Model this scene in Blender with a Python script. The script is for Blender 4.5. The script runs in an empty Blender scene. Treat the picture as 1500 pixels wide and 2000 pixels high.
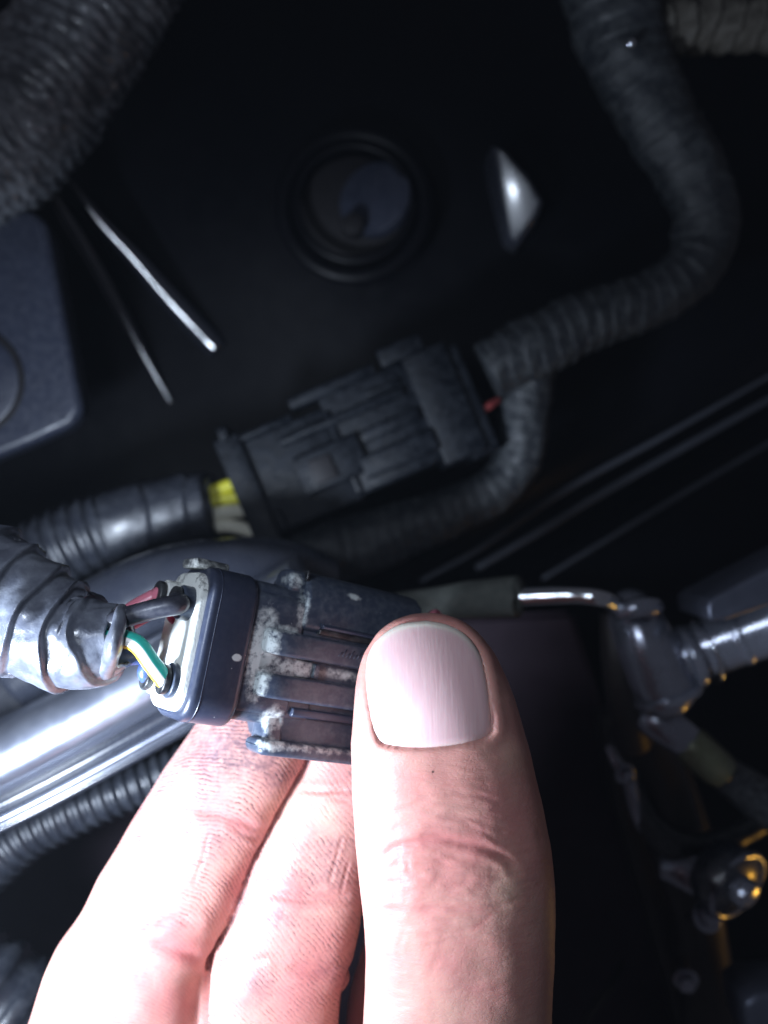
import bpy, bmesh, math, random
import numpy as np
from mathutils import Vector, Matrix, noise
from mathutils.bvhtree import BVHTree
random.seed(4); RNG = np.random.default_rng(4)
sc = bpy.context.scene
COL = sc.collection

# ---------------------------------------------------------------- camera (1 unit = 1 cm, camera looks down)
CZ = 9.5; FP = 1632.0
sc.unit_settings.system = 'METRIC'; sc.unit_settings.scale_length = 0.01
cam = bpy.data.cameras.new('camera'); camo = bpy.data.objects.new('camera', cam); COL.objects.link(camo)
camo.location = (0, 0, CZ); cam.sensor_fit = 'VERTICAL'; cam.sensor_height = 36; cam.lens = 36 * FP / 2000
cam.clip_start = 0.1; cam.clip_end = 400
cam.dof.use_dof = True; cam.dof.focus_distance = 9.45; cam.dof.aperture_fstop = 0.18
sc.camera = camo

# ---------------------------------------------------------------- world, lamps, exposure
w = bpy.data.worlds.new('World'); sc.world = w; w.use_nodes = True
w.node_tree.nodes['Background'].inputs[0].default_value = (0.80, 0.80, 1.0, 1)
w.node_tree.nodes['Background'].inputs[1].default_value = 0.045
def aim(o, t):
    o.rotation_euler = (Vector(t) - o.location).to_track_quat('-Z', 'Y').to_euler()
def lamp(name, kind, loc, tgt, energy, color, **kw):
    l = bpy.data.lights.new(name, kind); l.energy = energy; l.color = color
    for k, v in kw.items(): setattr(l, k, v)
    o = bpy.data.objects.new(name, l); COL.objects.link(o); o.location = loc; aim(o, tgt); return o
TORCH = Vector((-7.5, -4.6, 3.3)); FILL = Vector((-5.2, 1.9, 8.7))
lamp('work_torch', 'AREA', TORCH, (-1.5, -2.4, -2.0), 2400, (0.72, 0.83, 1.0), shape='DISK', size=2.4, spread=math.radians(150))
lamp('fill_lamp', 'AREA', FILL, (.3, -2.2, -2), 320, (0.74, 0.84, 1.0), shape='DISK', size=2.4, spread=math.radians(140))  # added fill lamp, high on the left near the camera
lamp('amber_lamp', 'AREA', (14.0, -11.5, -8.5), (5.0, -3.2, -7.0), 17, (1.0, 0.50, 0.06), shape='DISK', size=1.0, spread=math.radians(90))
sc.view_settings.view_transform = 'Standard'; sc.view_settings.look = 'None'
sc.view_settings.exposure = 0.12; sc.view_settings.gamma = 1.0

# ---------------------------------------------------------------- helpers
def P(px, py, z=0.0):
    d = CZ - z
    return Vector(((px - 750) / FP * d, (1000 - py) / FP * d, z))
def R(rpx, z): return rpx / FP * (CZ - z)

def mk(name, verts, faces, mat=None, parent=None, smooth=True):
    me = bpy.data.meshes.new(name)
    me.from_pydata([tuple(v) for v in verts], [], faces)
    if smooth: me.polygons.foreach_set('use_smooth', [True] * len(me.polygons))
    me.update()
    o = bpy.data.objects.new(name, me); COL.objects.link(o)
    if mat: me.materials.append(mat)
    if parent: o.parent = parent
    return o
def bmobj(name, bm, mat, parent=None, sharp=38):
    for f in bm.faces: f.smooth = True
    for e in bm.edges:
        if len(e.link_faces) == 2 and e.calc_face_angle(0) > math.radians(sharp): e.smooth = False
    me = bpy.data.meshes.new(name); bm.to_mesh(me); bm.free()
    o = bpy.data.objects.new(name, me); COL.objects.link(o); me.materials.append(mat)
    if parent: o.parent = parent
    return o
def empty(name, loc=(0, 0, 0)):
    o = bpy.data.objects.new(name, None); COL.objects.link(o); o.location = loc; o.empty_display_size = .3; return o
def tag(o, label=None, cat=None, group=None, kind=None):
    if label: o['label'] = label
    if cat: o['category'] = cat
    if group: o['group'] = group
    if kind: o['kind'] = kind
    return o
def rr(a0, a1, b0, b1, r, n=5):
    pts = []
    for cx, cy, s in ((a1 - r, b1 - r, 0), (a0 + r, b1 - r, 1), (a0 + r, b0 + r, 2), (a1 - r, b0 + r, 3)):
        for k in range(n + 1):
            a = math.pi / 2 * (s + k / n); pts.append((cx + r * math.cos(a), cy + r * math.sin(a)))
    return pts
def prism(name, prof, u0, u1, mat, parent=None, bevel=.03, seg=2, frame=None, ends=(1, 1), sharp=38):
    """profile in (v,w), extruded along u.  frame maps (u,v,w) to parent space"""
    fr = frame or (lambda u, v, w_: (u, v, w_))
    bm = bmesh.new()
    e0, e1 = ends
    cv = sum(p[0] for p in prof) / len(prof); cw = sum(p[1] for p in prof) / len(prof)
    A = [bm.verts.new(fr(u0, cv + (v - cv) * e0, cw + (q - cw) * e0)) for v, q in prof]
    B = [bm.verts.new(fr(u1, cv + (v - cv) * e1, cw + (q - cw) * e1)) for v, q in prof]
    n = len(prof)
    bm.faces.new(A); bm.faces.new(B[::-1])
    for i in range(n): bm.faces.new((A[(i + 1) % n], A[i], B[i], B[(i + 1) % n]))
    bmesh.ops.recalc_face_normals(bm, faces=bm.faces)
    if bevel:
        es = [e for e in bm.edges if e.calc_face_angle(0) > math.radians(30)]
        bmesh.ops.bevel(bm, geom=es, offset=bevel, segments=seg, affect='EDGES', profile=.5, clamp_overlap=True)
    return bmobj(name, bm, mat, parent, sharp)
def catmull(pts, n):
    pts = np.array(pts, float); m = len(pts)
    ext = np.vstack([2 * pts[0] - pts[1], pts, 2 * pts[-1] - pts[-2]])
    dense = []
    for i in range(m - 1):
        p0, p1, p2, p3 = ext[i:i + 4]
        for t in np.linspace(0, 1, 24, endpoint=False):
            dense.append(.5 * ((2 * p1) + (-p0 + p2) * t + (2 * p0 - 5 * p1 + 4 * p2 - p3) * t * t + (-p0 + 3 * p1 - 3 * p2 + p3) * t ** 3))
    dense.append(pts[-1]); dense = np.array(dense)
    L = np.r_[0, np.cumsum(np.linalg.norm(np.diff(dense[:, :3], axis=0), axis=1))]
    s = np.linspace(0, L[-1], n)
    return np.column_stack([np.interp(s, L, dense[:, k]) for k in range(dense.shape[1])]), s
def tube_mesh(path, n=60, seg=24, mod=None, up=(0, 0, 1)):
    """path: rows of x,y,z,r in cm; mod(s, theta)->radius factor"""
    q, s = catmull(path, n)
    T = np.gradient(q[:, :3], axis=0); T /= np.linalg.norm(T, axis=1)[:, None]
    upv = np.array(up, float); verts = []
    N = upv - T[0] * (T[0] @ upv); N /= np.linalg.norm(N)
    for i in range(n):
        N = N - T[i] * (T[i] @ N); N /= np.linalg.norm(N); Bv = np.cross(T[i], N)
        for k in range(seg):
            a = 2 * math.pi * k / seg
            r = q[i, 3] * (mod(s[i], a) if mod else 1)
            verts.append(q[i, :3] + r * (math.cos(a) * N + math.sin(a) * Bv))
    faces = []
    for i in range(n - 1):
        for k in range(seg):
            a, b = i * seg + k, i * seg + (k + 1) % seg
            faces.append((a, b, b + seg, a + seg))
    faces.append(tuple(range(seg))[::-1]); faces.append(tuple((n - 1) * seg + k for k in range(seg)))
    return verts, faces
def pxpath(rows): return [(*P(x, y, z), R(r, z)) for x, y, z, r in rows]
def tube(name, rows, mat, parent=None, n=60, seg=24, mod=None):
    v, f = tube_mesh(pxpath(rows), n, seg, mod); return mk(name, v, f, mat, parent)
def nz(x, y, z=0): return noise.noise(Vector((x, y, z)))
def corr(pitch, amp, irr=.02, seed=0):
    def f(s, a):
        t = math.cos(2 * math.pi * s / pitch)
        t = math.copysign(abs(t) ** .6, t)
        return 1 + amp * t + irr * nz(s * 1.1, math.cos(a) * 1.5 + seed, math.sin(a) * 1.5)
    return f
def wrap(pitch, amp, irr=.03, seed=0, twist=1.0, fold=0.0):
    """overlapping turns of tape: a helical step plus creases"""
    def f(s, a):
        wob = .30 * nz(s * .7, math.cos(a) * .9 + seed, math.sin(a) * .9)
        t = (s / pitch + twist * a / (2 * math.pi) + wob) % 1.0
        st = t ** 1.6 if t < .93 else (1 - t) / .07
        r = 1 + amp * (st - .4) + irr * nz(s * 1.6, math.cos(a) * 2.2 + seed, math.sin(a) * 2.2)
        if fold:
            r += fold * abs(nz(s * 2.4 + 1.4 * a, math.cos(a) * 1.2, seed + math.sin(a) * 1.2))
        return r
    return f

# ---------------------------------------------------------------- materials
class NT:
    def __init__(s, name):
        s.m = bpy.data.materials.new(name); s.m.use_nodes = True; s.t = s.m.node_tree; s.t.nodes.clear()
        s.out = s.n('ShaderNodeOutputMaterial'); s.b = s.n('ShaderNodeBsdfPrincipled'); s.l(s.b.outputs[0], s.out.inputs[0])
        s.tc = s.n('ShaderNodeTexCoord')
    def n(s, k, **kw):
        x = s.t.nodes.new(k)
        for a, v in kw.items(): setattr(x, a, v)
        return x
    def l(s, a, b): s.t.links.new(a, b)
    def set(s, **kw):
        for k, v in kw.items():
            i = s.b.inputs[k.replace('_', ' ')]
            i.default_value = v
    def noise(s, scale, detail=4, rough=.55, vec=None, stretch=None, dist=0):
        x = s.n('ShaderNodeTexNoise'); x.inputs['Scale'].default_value = scale; x.inputs['Detail'].default_value = detail
        x.inputs['Roughness'].default_value = rough; x.inputs['Distortion'].default_value = dist
        v = vec or s.tc.outputs['Object']
        if stretch:
            mp = s.n('ShaderNodeMapping'); mp.inputs['Scale'].default_value = stretch; s.l(v, mp.inputs[0]); v = mp.outputs[0]
        s.l(v, x.inputs['Vector']); return x.outputs['Fac']
    def ramp(s, fac, p0, p1, c0=(0, 0, 0, 1), c1=(1, 1, 1, 1)):
        x = s.n('ShaderNodeValToRGB'); s.l(fac, x.inputs[0])
        x.color_ramp.elements[0].position = p0; x.color_ramp.elements[1].position = p1
        x.color_ramp.elements[0].color = c0; x.color_ramp.elements[1].color = c1; return x.outputs[0]
    def math(s, op, a, b=None, clamp=False):
        x = s.n('ShaderNodeMath', operation=op, use_clamp=clamp)
        for i, v in enumerate((a, b)):
            if v is None: continue
            if isinstance(v, (int, float)): x.inputs[i].default_value = v
            else: s.l(v, x.inputs[i])
        return x.outputs[0]
    def mix(s, fac, a, b):
        x = s.n('ShaderNodeMix', data_type='RGBA')
        for i, v in ((0, fac), (6, a), (7, b)):
            if isinstance(v, (int, float)): x.inputs[i].default_value = v
            elif isinstance(v, tuple): x.inputs[i].default_value = v
            else: s.l(v, x.inputs[i])
        return x.outputs[2]
    def bump(s, h, strength=.3, dist=.02, normal=None):
        x = s.n('ShaderNodeBump'); x.inputs['Strength'].default_value = strength; x.inputs['Distance'].default_value = dist
        s.l(h, x.inputs['Height'])
        if normal: s.l(normal, x.inputs['Normal'])
        s.l(x.outputs[0], s.b.inputs['Normal']); return x.outputs[0]
    def attr(s, name):
        x = s.n('ShaderNodeAttribute', attribute_name=name); return x.outputs['Fac']
def C4(c): return (c[0], c[1], c[2], 1)

def plastic(name, base, rough=.45, dust=.0, dustcol=(.42, .43, .42), speck=True, blobs=(), spec=.5, metal=0, bump=.15, bscale=9, coat=0, stretch=None):
    t = NT(name); t.set(Metallic=metal, Specular_IOR_Level=spec, Coat_Weight=coat, Coat_Roughness=.12)
    n1 = t.noise(bscale, 6, .65, stretch=stretch); n2 = t.noise(2.2, 4); n3 = t.noise(45, 2)
    col = t.mix(n2, C4([c * .75 for c in base]), C4([c * 1.25 for c in base]))
    m = t.math('MULTIPLY', t.ramp(n1, .42, .75), dust)
    if blobs:
        acc = None
        for (c, r, s_) in blobs:
            mp = t.n('ShaderNodeMapping', vector_type='TEXTURE'); mp.inputs['Location'].default_value = c; mp.inputs['Scale'].default_value = r
            t.l(t.tc.outputs['Object'], mp.inputs[0])
            g = t.n('ShaderNodeTexGradient', gradient_type='SPHERICAL'); t.l(mp.outputs[0], g.inputs[0])
            v = t.math('MULTIPLY', g.outputs['Fac'], s_)
            acc = v if acc is None else t.math('MAXIMUM', acc, v)
        nn = t.math('MULTIPLY', t.math('SUBTRACT', n1, .5), 3.4)
        nm = t.math('MULTIPLY', t.math('SUBTRACT', t.noise(28, 4, .7), .5), 1.3)
        acc = t.math('MULTIPLY', acc, t.math('ADD', t.math('ADD', nn, nm), 1.0))
        acc = t.ramp(acc, .30, 1.15)
        m = t.math('MAXIMUM', m, acc)
    if speck:
        vo = t.n('ShaderNodeTexVoronoi'); vo.inputs['Scale'].default_value = 10; t.l(t.tc.outputs['Object'], vo.inputs['Vector'])
        sp = t.ramp(vo.outputs['Distance'], .035, .07, (1, 1, 1, 1), (0, 0, 0, 1))
        g = t.ramp(t.noise(3.1, 2), .55, .6)
        m = t.math('MAXIMUM', m, t.math('MULTIPLY', t.math('MULTIPLY', sp, g), .8))
    col = t.mix(m, col, C4(dustcol)); t.l(col, t.b.inputs['Base Color'])
    rr_ = t.math('ADD', t.math('MULTIPLY', n1, .25), rough - .12); rr_ = t.math('ADD', rr_, t.math('MULTIPLY', m, .35), True)
    t.l(rr_, t.b.inputs['Roughness'])
    h = t.math('ADD', t.math('MULTIPLY', n1, .6), t.math('MULTIPLY', n3, .4))
    h = t.math('ADD', h, t.math('MULTIPLY', m, .8))
    t.bump(h, bump, .02)
    return t.m

M = {}
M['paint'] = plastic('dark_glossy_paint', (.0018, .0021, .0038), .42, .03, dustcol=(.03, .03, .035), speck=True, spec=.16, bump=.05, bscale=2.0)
M['void'] = plastic('dull_dark_metal', (.010, .009, .011), .6, .02, speck=False, spec=.3)
M['ridge'] = plastic('glossy_ridge_paint', (.012, .014, .02), .16, .0, speck=False, spec=1.0, bump=.05, coat=1.0)
M['bead'] = plastic('pale_glint_metal', (.40, .44, .55), .24, .0, speck=False, spec=.8, bump=.05, metal=.6)  # pale metal for the glint strip along the box
M['conduit'] = plastic('dusty_corrugated_plastic', (.022, .025, .034), .32, .35, dustcol=(.11, .12, .14), spec=.8, bump=.5, bscale=4)
M['lit_conduit'] = plastic('lit_corrugated_plastic', (.05, .054, .064), .33, .8, dustcol=(.30, .32, .35), spec=.7, bump=.9, bscale=3, coat=.6)  # lighter copy of the conduit plastic, in place of more light on it
M['cloth_tape'] = plastic('dusty_cloth_tape', (.014, .017, .022), .5, .7, dustcol=(.060, .066, .068), spec=.5, bump=.6, bscale=5)
M['brown_tape'] = plastic('brown_dusty_tape', (.055, .050, .042), .6, .5, dustcol=(.15, .14, .12), spec=.3, bump=.6, bscale=5)
M['bgplug'] = plastic('dusty_black_plastic', (.0035, .005, .008), .42, .7, dustcol=(.020, .024, .032), spec=.22, bump=.5, bscale=5)
M['box'] = plastic('blue_black_plastic', (.026, .031, .050), .33, .2, dustcol=(.12, .13, .16), spec=.5, bump=.3, bscale=6)
M['gloss'] = plastic('glossy_black_enamel', (.030, .034, .048), .27, .03, spec=.7, bump=.15, bscale=1.6, coat=.6)
M['rail'] = plastic('highlight_band_steel', (.34, .37, .46), .34, .25, spec=.7, bump=.12, bscale=1.4, coat=.5, metal=.85)  # pale metal that carries the rail's highlight bands
M['chrome'] = plastic('bright_plated_pipe', (.85, .9, .95), .13, .0, speck=False, metal=1, bump=.35, bscale=3.2)
M['edge'] = plastic('scuffed_painted_edge', (.28, .31, .40), .3, .0, speck=False, spec=.8, bump=.05, metal=.6)
M['seam'] = plastic('grey_ledge_paint', (.05, .055, .07), .45, .2, dustcol=(.08, .09, .1), spec=.4)
M['castmetal'] = plastic('oily_cast_metal', (.30, .32, .39), .15, .1, dustcol=(.12, .12, .12), speck=False, metal=.7, bump=.4, bscale=3, coat=1.0)
M['greymetal'] = plastic('grey_steel_tube', (.10, .11, .15), .33, .05, metal=.5, bump=.3, bscale=3)
M['sleeve'] = plastic('grey_heat_sleeve', (.10, .11, .10), .75, .5, dustcol=(.2, .2, .18), spec=.2, bump=.6, bscale=6)
M['olive'] = plastic('olive_plated_collar', (.16, .17, .10), .4, .2, metal=.4, speck=False)
M['rust'] = plastic('dark_oily_steel', (.028, .024, .024), .5, .3, dustcol=(.08, .06, .05), speck=False, metal=.2)
DUST = (.60, .66, .66)
BL = [((.80, .05, -.15), (.28, .75, .5), 1.6), ((1.25, -.09, -.15), (.50, .17, .35), 1.5), ((1.24, .62, -.1), (.13, .45, .3), .9),
      ((1.13, .97, -.25), (.16, .14, .4), 1.3), ((1.12, -.72, -.1), (.24, .26, .3), 1.2), ((1.12, -1.0, 0), (.30, .12, .3), 1.3),
      ((1.6, -1.0, 0), (1.4, .10, .3), .7), ((1.95, .93, -.05), (.17, .065, .3), 1.35), ((.8, -.3, 0), (.2, .4, .3), 1.2),
      ((2.0, -.07, -.1), (.9, .10, .4), .95), ((1.05, .36, 0), (.35, .1, .3), .95), ((.47, -.08, 0), (.075, .055, .2), 2.5)]
M['plug'] = plastic('black_nylon_with_grit', (.038, .050, .080), .33, .10, dustcol=DUST, blobs=BL, bump=.22, bscale=11)
M['cap'] = plastic('smooth_black_nylon', (.028, .035, .062), .34, .02, dustcol=DUST, blobs=BL[-1:], bump=.10, bscale=13)
M['endface'] = plastic('chalky_corroded_plastic_glare', (.05, .055, .06), .6, .5, dustcol=(.78, .80, .76), blobs=[((-.1, -.15, -.5), (.8, 1.25, 1.2), 4.5)], bump=.6, bscale=9)  # real chalky dust, whitened further to imitate blown-out torch light
M['rubber'] = plastic('black_rubber', (.015, .016, .02), .33, .12, dustcol=DUST, bump=.2)
M['sleeve_tape'] = plastic('shiny_black_tape', (.08, .088, .115), .33, .45, dustcol=(.32, .35, .40), spec=.7, bump=.35, bscale=2.6, coat=.45)
def wiremat(n, c, r=.32): return plastic(n, c, r, .06, dustcol=(.5, .5, .5), bump=.12, bscale=14)
M['w_black'] = wiremat('black_insulation', (.03, .032, .045)); M['w_red'] = wiremat('red_insulation', (.75, .22, .30))
M['w_crimson'] = wiremat('crimson_insulation', (.30, .01, .04)); M['w_green'] = wiremat('green_insulation', (.04, .62, .50))
M['w_white'] = wiremat('white_insulation', (.8, .8, .76)); M['w_yellow'] = wiremat('yellow_insulation', (.80, .55, .04))
M['w_blue'] = wiremat('blue_insulation', (.05, .09, .25)); M['b_yellow'] = wiremat('lime_yellow_insulation', (.55, .52, .03), .5)
M['b_cream'] = wiremat('cream_insulation', (.75, .73, .60), .5)
M['b_red'] = wiremat('dull_red_insulation', (.22, .03, .03), .5)

# ---------------------------------------------------------------- setting: dark sheet metal of the engine bay
def half(p, lampv=TORCH):
    """normal that mirrors the torch to the camera from p"""
    a = (Vector(lampv) - p).normalized(); b = (Vector((0, 0, CZ)) - p).normalized(); return (a + b).normalized()
def glint(rows, lampv=TORCH):
    """give an edge the slope in depth at which it mirrors the torch (first row sets the depth)"""
    out = [rows[0]]
    for x, y, z, *r in rows[1:]:
        z0 = out[-1][2]; a = P(out[-1][0], out[-1][1], z0); h = half(a, lampv); zn = z0
        for _ in range(8):
            b = P(x, y, zn); zn = z0 - (h.x * (b.x - a.x) + h.y * (b.y - a.y)) / h.z
        out.append((x, y, zn, *r))
    return out
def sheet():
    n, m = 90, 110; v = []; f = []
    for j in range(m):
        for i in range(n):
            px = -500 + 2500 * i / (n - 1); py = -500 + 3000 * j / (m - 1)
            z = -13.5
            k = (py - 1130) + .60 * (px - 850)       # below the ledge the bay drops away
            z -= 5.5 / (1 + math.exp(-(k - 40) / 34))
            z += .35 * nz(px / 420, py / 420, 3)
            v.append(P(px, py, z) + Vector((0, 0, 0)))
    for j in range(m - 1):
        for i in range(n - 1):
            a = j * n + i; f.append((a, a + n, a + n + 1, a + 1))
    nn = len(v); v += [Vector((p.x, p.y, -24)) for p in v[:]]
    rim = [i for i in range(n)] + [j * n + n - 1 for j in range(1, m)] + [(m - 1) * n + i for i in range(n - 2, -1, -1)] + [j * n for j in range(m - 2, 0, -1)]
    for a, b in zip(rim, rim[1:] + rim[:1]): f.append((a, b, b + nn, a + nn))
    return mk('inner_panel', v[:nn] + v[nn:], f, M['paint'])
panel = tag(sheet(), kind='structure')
def bead(rows, mat, n=50, name='pressed_edge'):
    if name != 'pressed_edge': return tube(name, rows, mat, panel, n, 12)
    rows = glint(rows); q, s_ = catmull([(*P(x, y, z), R(r, z)) for x, y, z, r in rows], n); v = []; f = []
    T = q[-1, :2] - q[0, :2]; T /= np.linalg.norm(T); S = Vector((-T[1], T[0], 0)); m = 13
    for i in range(n):                                  # folded flange: rounded crest over a skirt that reaches the panel
        c = Vector(q[i, :3]); r = q[i, 3]
        ring = [c + S * (r * 1.5) + Vector((0, 0, -16.5 - c.z))] + [c + S * (r * math.cos(a)) + Vector((0, 0, r * math.sin(a) - r)) for a in np.linspace(0, math.pi, m - 2)] + [c - S * (r * 1.5) + Vector((0, 0, -16.5 - c.z))]
        v += ring
    for i in range(n - 1):
        for k in range(m): f.append((i * m + k, i * m + (k + 1) % m, (i + 1) * m + (k + 1) % m, (i + 1) * m + k))
    f.append(tuple(range(m))[::-1]); f.append(tuple((n - 1) * m + k for k in range(m)))
    o = mk(name, v, f, M['paint'], panel); o.data.materials.append(mat)
    for i, p in enumerate(o.data.polygons): p.material_index = 1 if 2 <= (i % m) <= 9 and i < (n - 1) * m else 0
    return o
bead([(98, 370, -10.8, 5), (130, 430, -12.6, 14), (180, 512, -12.6, 14), (235, 610, -12.7, 12), (290, 710, -12.8, 8), (350, 815, -13.1, 1.5)], M['ridge'])
bead([(130, 345, -11.0, 1), (190, 425, -12.9, 12), (260, 500, -12.7, 18), (330, 580, -12.6, 24), (400, 655, -12.5, 26), (425, 682, -12.5, 22)], M['ridge'])
# ledge lines of the lower panel
for rows in ([(820, 1135, -12.6, 5), (930, 1075, -12.6, 6), (1100, 960, -12.7, 7), (1300, 850, -12.8, 6), (1520, 725, -12.9, 5)],
             [(1060, 1130, -15, 4), (1200, 1045, -15, 5), (1340, 960, -15, 5), (1520, 855, -15, 4)],
             [(930, 1110, -14, 7), (1050, 1040, -14, 8), (1200, 950, -14, 8), (1520, 770, -14, 7)]):
    bead(rows, M['seam'], 40, 'ledge_seam')

M['backdrop'] = plastic('dull_maroon_black_backdrop', (.034, .022, .032), .6, .15, dustcol=(.04, .03, .035), spec=.25, bump=.2, bscale=1.5)  # tone of the dark gaps, put on added sheets
def backdrop(name, pts, z, label):  # added sheet that tints the dark empty space behind the hand
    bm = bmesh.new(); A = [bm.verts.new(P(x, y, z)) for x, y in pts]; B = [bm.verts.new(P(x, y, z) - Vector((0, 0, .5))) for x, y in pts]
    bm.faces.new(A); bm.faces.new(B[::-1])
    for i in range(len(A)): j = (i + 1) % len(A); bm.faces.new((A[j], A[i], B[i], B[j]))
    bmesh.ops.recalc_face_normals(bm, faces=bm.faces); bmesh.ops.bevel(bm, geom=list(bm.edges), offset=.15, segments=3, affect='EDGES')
    tag(bmobj(name, bm, M['backdrop'], None, 60), label, 'backdrop')
backdrop('gap_backdrop', [(-600, 1500), (300, 1380), (640, 1450), (760, 1900), (700, 2500), (-600, 2500)], -10.8, 'added dull purplish black shield deep down between the ribbed hose and the fingers')
backdrop('gap_backdrop', [(800, 1210), (1120, 1195), (1185, 1400), (1260, 1650), (1500, 2000), (1900, 2200), (1700, 2600), (760, 2600)], -12.2, 'added dark maroon-tinted shield in the shadow to the right of the thumb')
# grommet ring with grey disc inside
def torus(name, c, Rr, r, mat, parent, sq=.7, tilt=(0, 0), n=56, m=16, arc=None):
    v = []; f = []
    Q = Matrix.Rotation(tilt[0], 3, 'X') @ Matrix.Rotation(tilt[1], 3, 'Y')
    for i in range(n):
        a = 2 * math.pi * i / n
        for k in range(m):
            b = 2 * math.pi * k / m
            v.append(c + Q @ Vector(((Rr + r * math.cos(b)) * math.cos(a), (Rr + r * math.cos(b)) * math.sin(a), r * sq * math.sin(b))))
    for i in range(n):
        for k in range(m):
            f.append((i * m + k, ((i + 1) % n) * m + k, ((i + 1) % n) * m + (k + 1) % m, i * m + (k + 1) % m))
    return mk(name, v, f, mat, parent)
def disc(name, c, r, th, mat, parent, tilt=(0, 0), n=40, bev=.06):
    Q = Matrix.Rotation(tilt[0], 3, 'X') @ Matrix.Rotation(tilt[1], 3, 'Y')
    prof = [(r * math.cos(2 * math.pi * k / n), r * math.sin(2 * math.pi * k / n)) for k in range(n)]
    return prism(name, prof, -th, 0, mat, parent, bev, 2, lambda u, v_, w_: tuple(c + Q @ Vector((v_, w_, u))))
gc = P(692, 400, -12.6)
gr = empty('rubber_grommet', gc); tag(gr, 'round black grommet ring set in the dark panel with a grey cup inside', 'grommet')
Z0 = Vector((0, 0, 0))
torus('outer_ring', Z0, R(140, -12.6), R(16, -12.6), M['paint'], gr, .8)
torus('inner_ring', Vector((0, 0, .15)), R(112, -12.6), R(9, -12.6), M['paint'], gr, .8)
def bowl(c, r, depth, mat, parent, name):
    v = [c + Vector((0, 0, -depth))]; f = []; n, m = 40, 10
    for j in range(1, m + 1):
        t = j / m
        for i in range(n):
            a = 2 * math.pi * i / n; v.append(c + Vector((r * t * math.cos(a), r * t * math.sin(a), -depth * (1 - t ** 3))))
    for i in range(n): f.append((0, 1 + i, 1 + (i + 1) % n))
    for j in range(m - 1):
        for i in range(n):
            a = 1 + j * n + i; b = 1 + j * n + (i + 1) % n; f.append((a, a + n, b + n, b))
    return mk(name, v, f, mat, parent)
disc('cup_base', Vector((0, 0, -.45)), R(110, -12.6), .3, M['void'], gr)
disc('grey_stud', Vector((R(38, -12.6), R(16, -12.6), .0)), R(74, -12.6), .4, M['box'], gr, (-.15, -.35))
disc('dark_hole_disc', Vector((R(-2, -12.6), R(-46, -12.6), .42)), R(22, -12.6), .5, M['void'], gr)  # dark disc painted in for the darkness of a hole

# bright sliver of a bracket
def sliver():
    pts = [(962, 282), (985, 290), (1035, 345), (1062, 392), (1050, 425), (1010, 480), (990, 470), (975, 380)]
    c = P(1005, 385, -12.3); nrm = (half(c, FILL) + Vector((-.10, -.24, 0))).normalized()
    t = Vector((0, 1, 0)); a = t.cross(nrm).normalized(); b = nrm.cross(a)
    top = []
    cz = Vector((0, 0, CZ))
    for x, y in pts:
        r = (P(x, y, 0) - cz); k = (c - cz).dot(nrm) / r.dot(nrm); top.append(cz + r * k)
    bm = bmesh.new(); A = [bm.verts.new(p) for p in top]
    B = [bm.verts.new(p - Vector((0, 0, 1.6)) + (p - c) * .08) for p in top]
    bm.faces.new(A[::-1]); bm.faces.new(B)
    for i in range(len(A)): j = (i + 1) % len(A); bm.faces.new((A[i], A[j], B[j], B[i]))
    bmesh.ops.recalc_face_normals(bm, faces=bm.faces)
    es = [e for e in bm.edges if any(f.normal.dot(nrm) > .95 for f in e.link_faces)]
    bmesh.ops.bevel(bm, geom=es, offset=.16, segments=5, affect='EDGES', profile=.5)
    return bmobj('metal_bracket', bm, M['gloss'], None, 60)
tag(sliver(), 'small shiny pointed metal bracket tip catching light right of the round grommet', 'bracket')

# ---------------------------------------------------------------- corrugated conduits and taped looms
o = tube('corrugated_conduit', [(330, -260, -9, 118), (215, -30, -9, 122), (120, 130, -9, 124), (10, 270, -9, 124), (-140, 400, -9, 124), (-330, 520, -9, 124)], M['lit_conduit'], None, 520, 60, lambda s, a: corr(.25, .022, .07, 2)(s + .25 * nz(s * .8, 3 * math.cos(a), 3 * math.sin(a)), a) + .035 * nz(s * 3.5, 4 * math.cos(a), 4 * math.sin(a)))
tag(o, 'thick dusty black corrugated conduit curving across the top left corner', 'conduit')

lm = empty('taped_wiring_loom', P(1050, 700, -9)); tag(lm, 'long grey cloth-taped loom curving from the top right to the dusty plug', 'wiring loom')
def loomtube(name, rows, mat, n, mod, seg=30):
    v, f = tube_mesh(pxpath(rows), n, seg, mod); off = Vector(lm.location); return mk(name, [Vector(p) - off for p in v], f, mat, lm)
loomtube('main_branch', [(1150, -180, -9, 92), (1190, -20, -9, 90), (1225, 110, -9, 78), (1290, 240, -9, 68), (1350, 340, -9.1, 66), (1378, 430, -9.2, 60), (1355, 520, -9.3, 56), (1270, 585, -9.4, 54), (1150, 625, -9.4, 58), (1040, 680, -9.3, 62), (950, 725, -9.3, 56)], M['cloth_tape'], 520, wrap(.36, .055, .10, 5, 1, .09))
loomtube('upper_side_branch', [(1215, 70, -9.2, 60), (1290, 60, -9.1, 52), (1370, 45, -9, 50), (1450, 50, -9, 46), (1600, 40, -9, 50), (1760, 30, -9, 50)], M['brown_tape'], 260, wrap(.50, .15, .2, 8, 1, .3))
loomtube('lower_branch', [(1040, 700, -9.6, 50), (1025, 790, -9.7, 48), (1018, 880, -9.8, 46), (975, 950, -9.9, 44), (880, 1000, -10, 48), (760, 1045, -10, 56), (640, 1085, -10, 62), (480, 1150, -10, 60), (300, 1230, -10.4, 58)], M['cloth_tape'], 420, wrap(.30, .05, .10, 9, 1, .09))
o = tube('cable_clip', [(1226, 92, -8.0, 4), (1232, 86, -7.9, 9), (1238, 80, -8.0, 4)], M['chrome'], lm, 10, 10); o.location = -Vector(lm.location)

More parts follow.
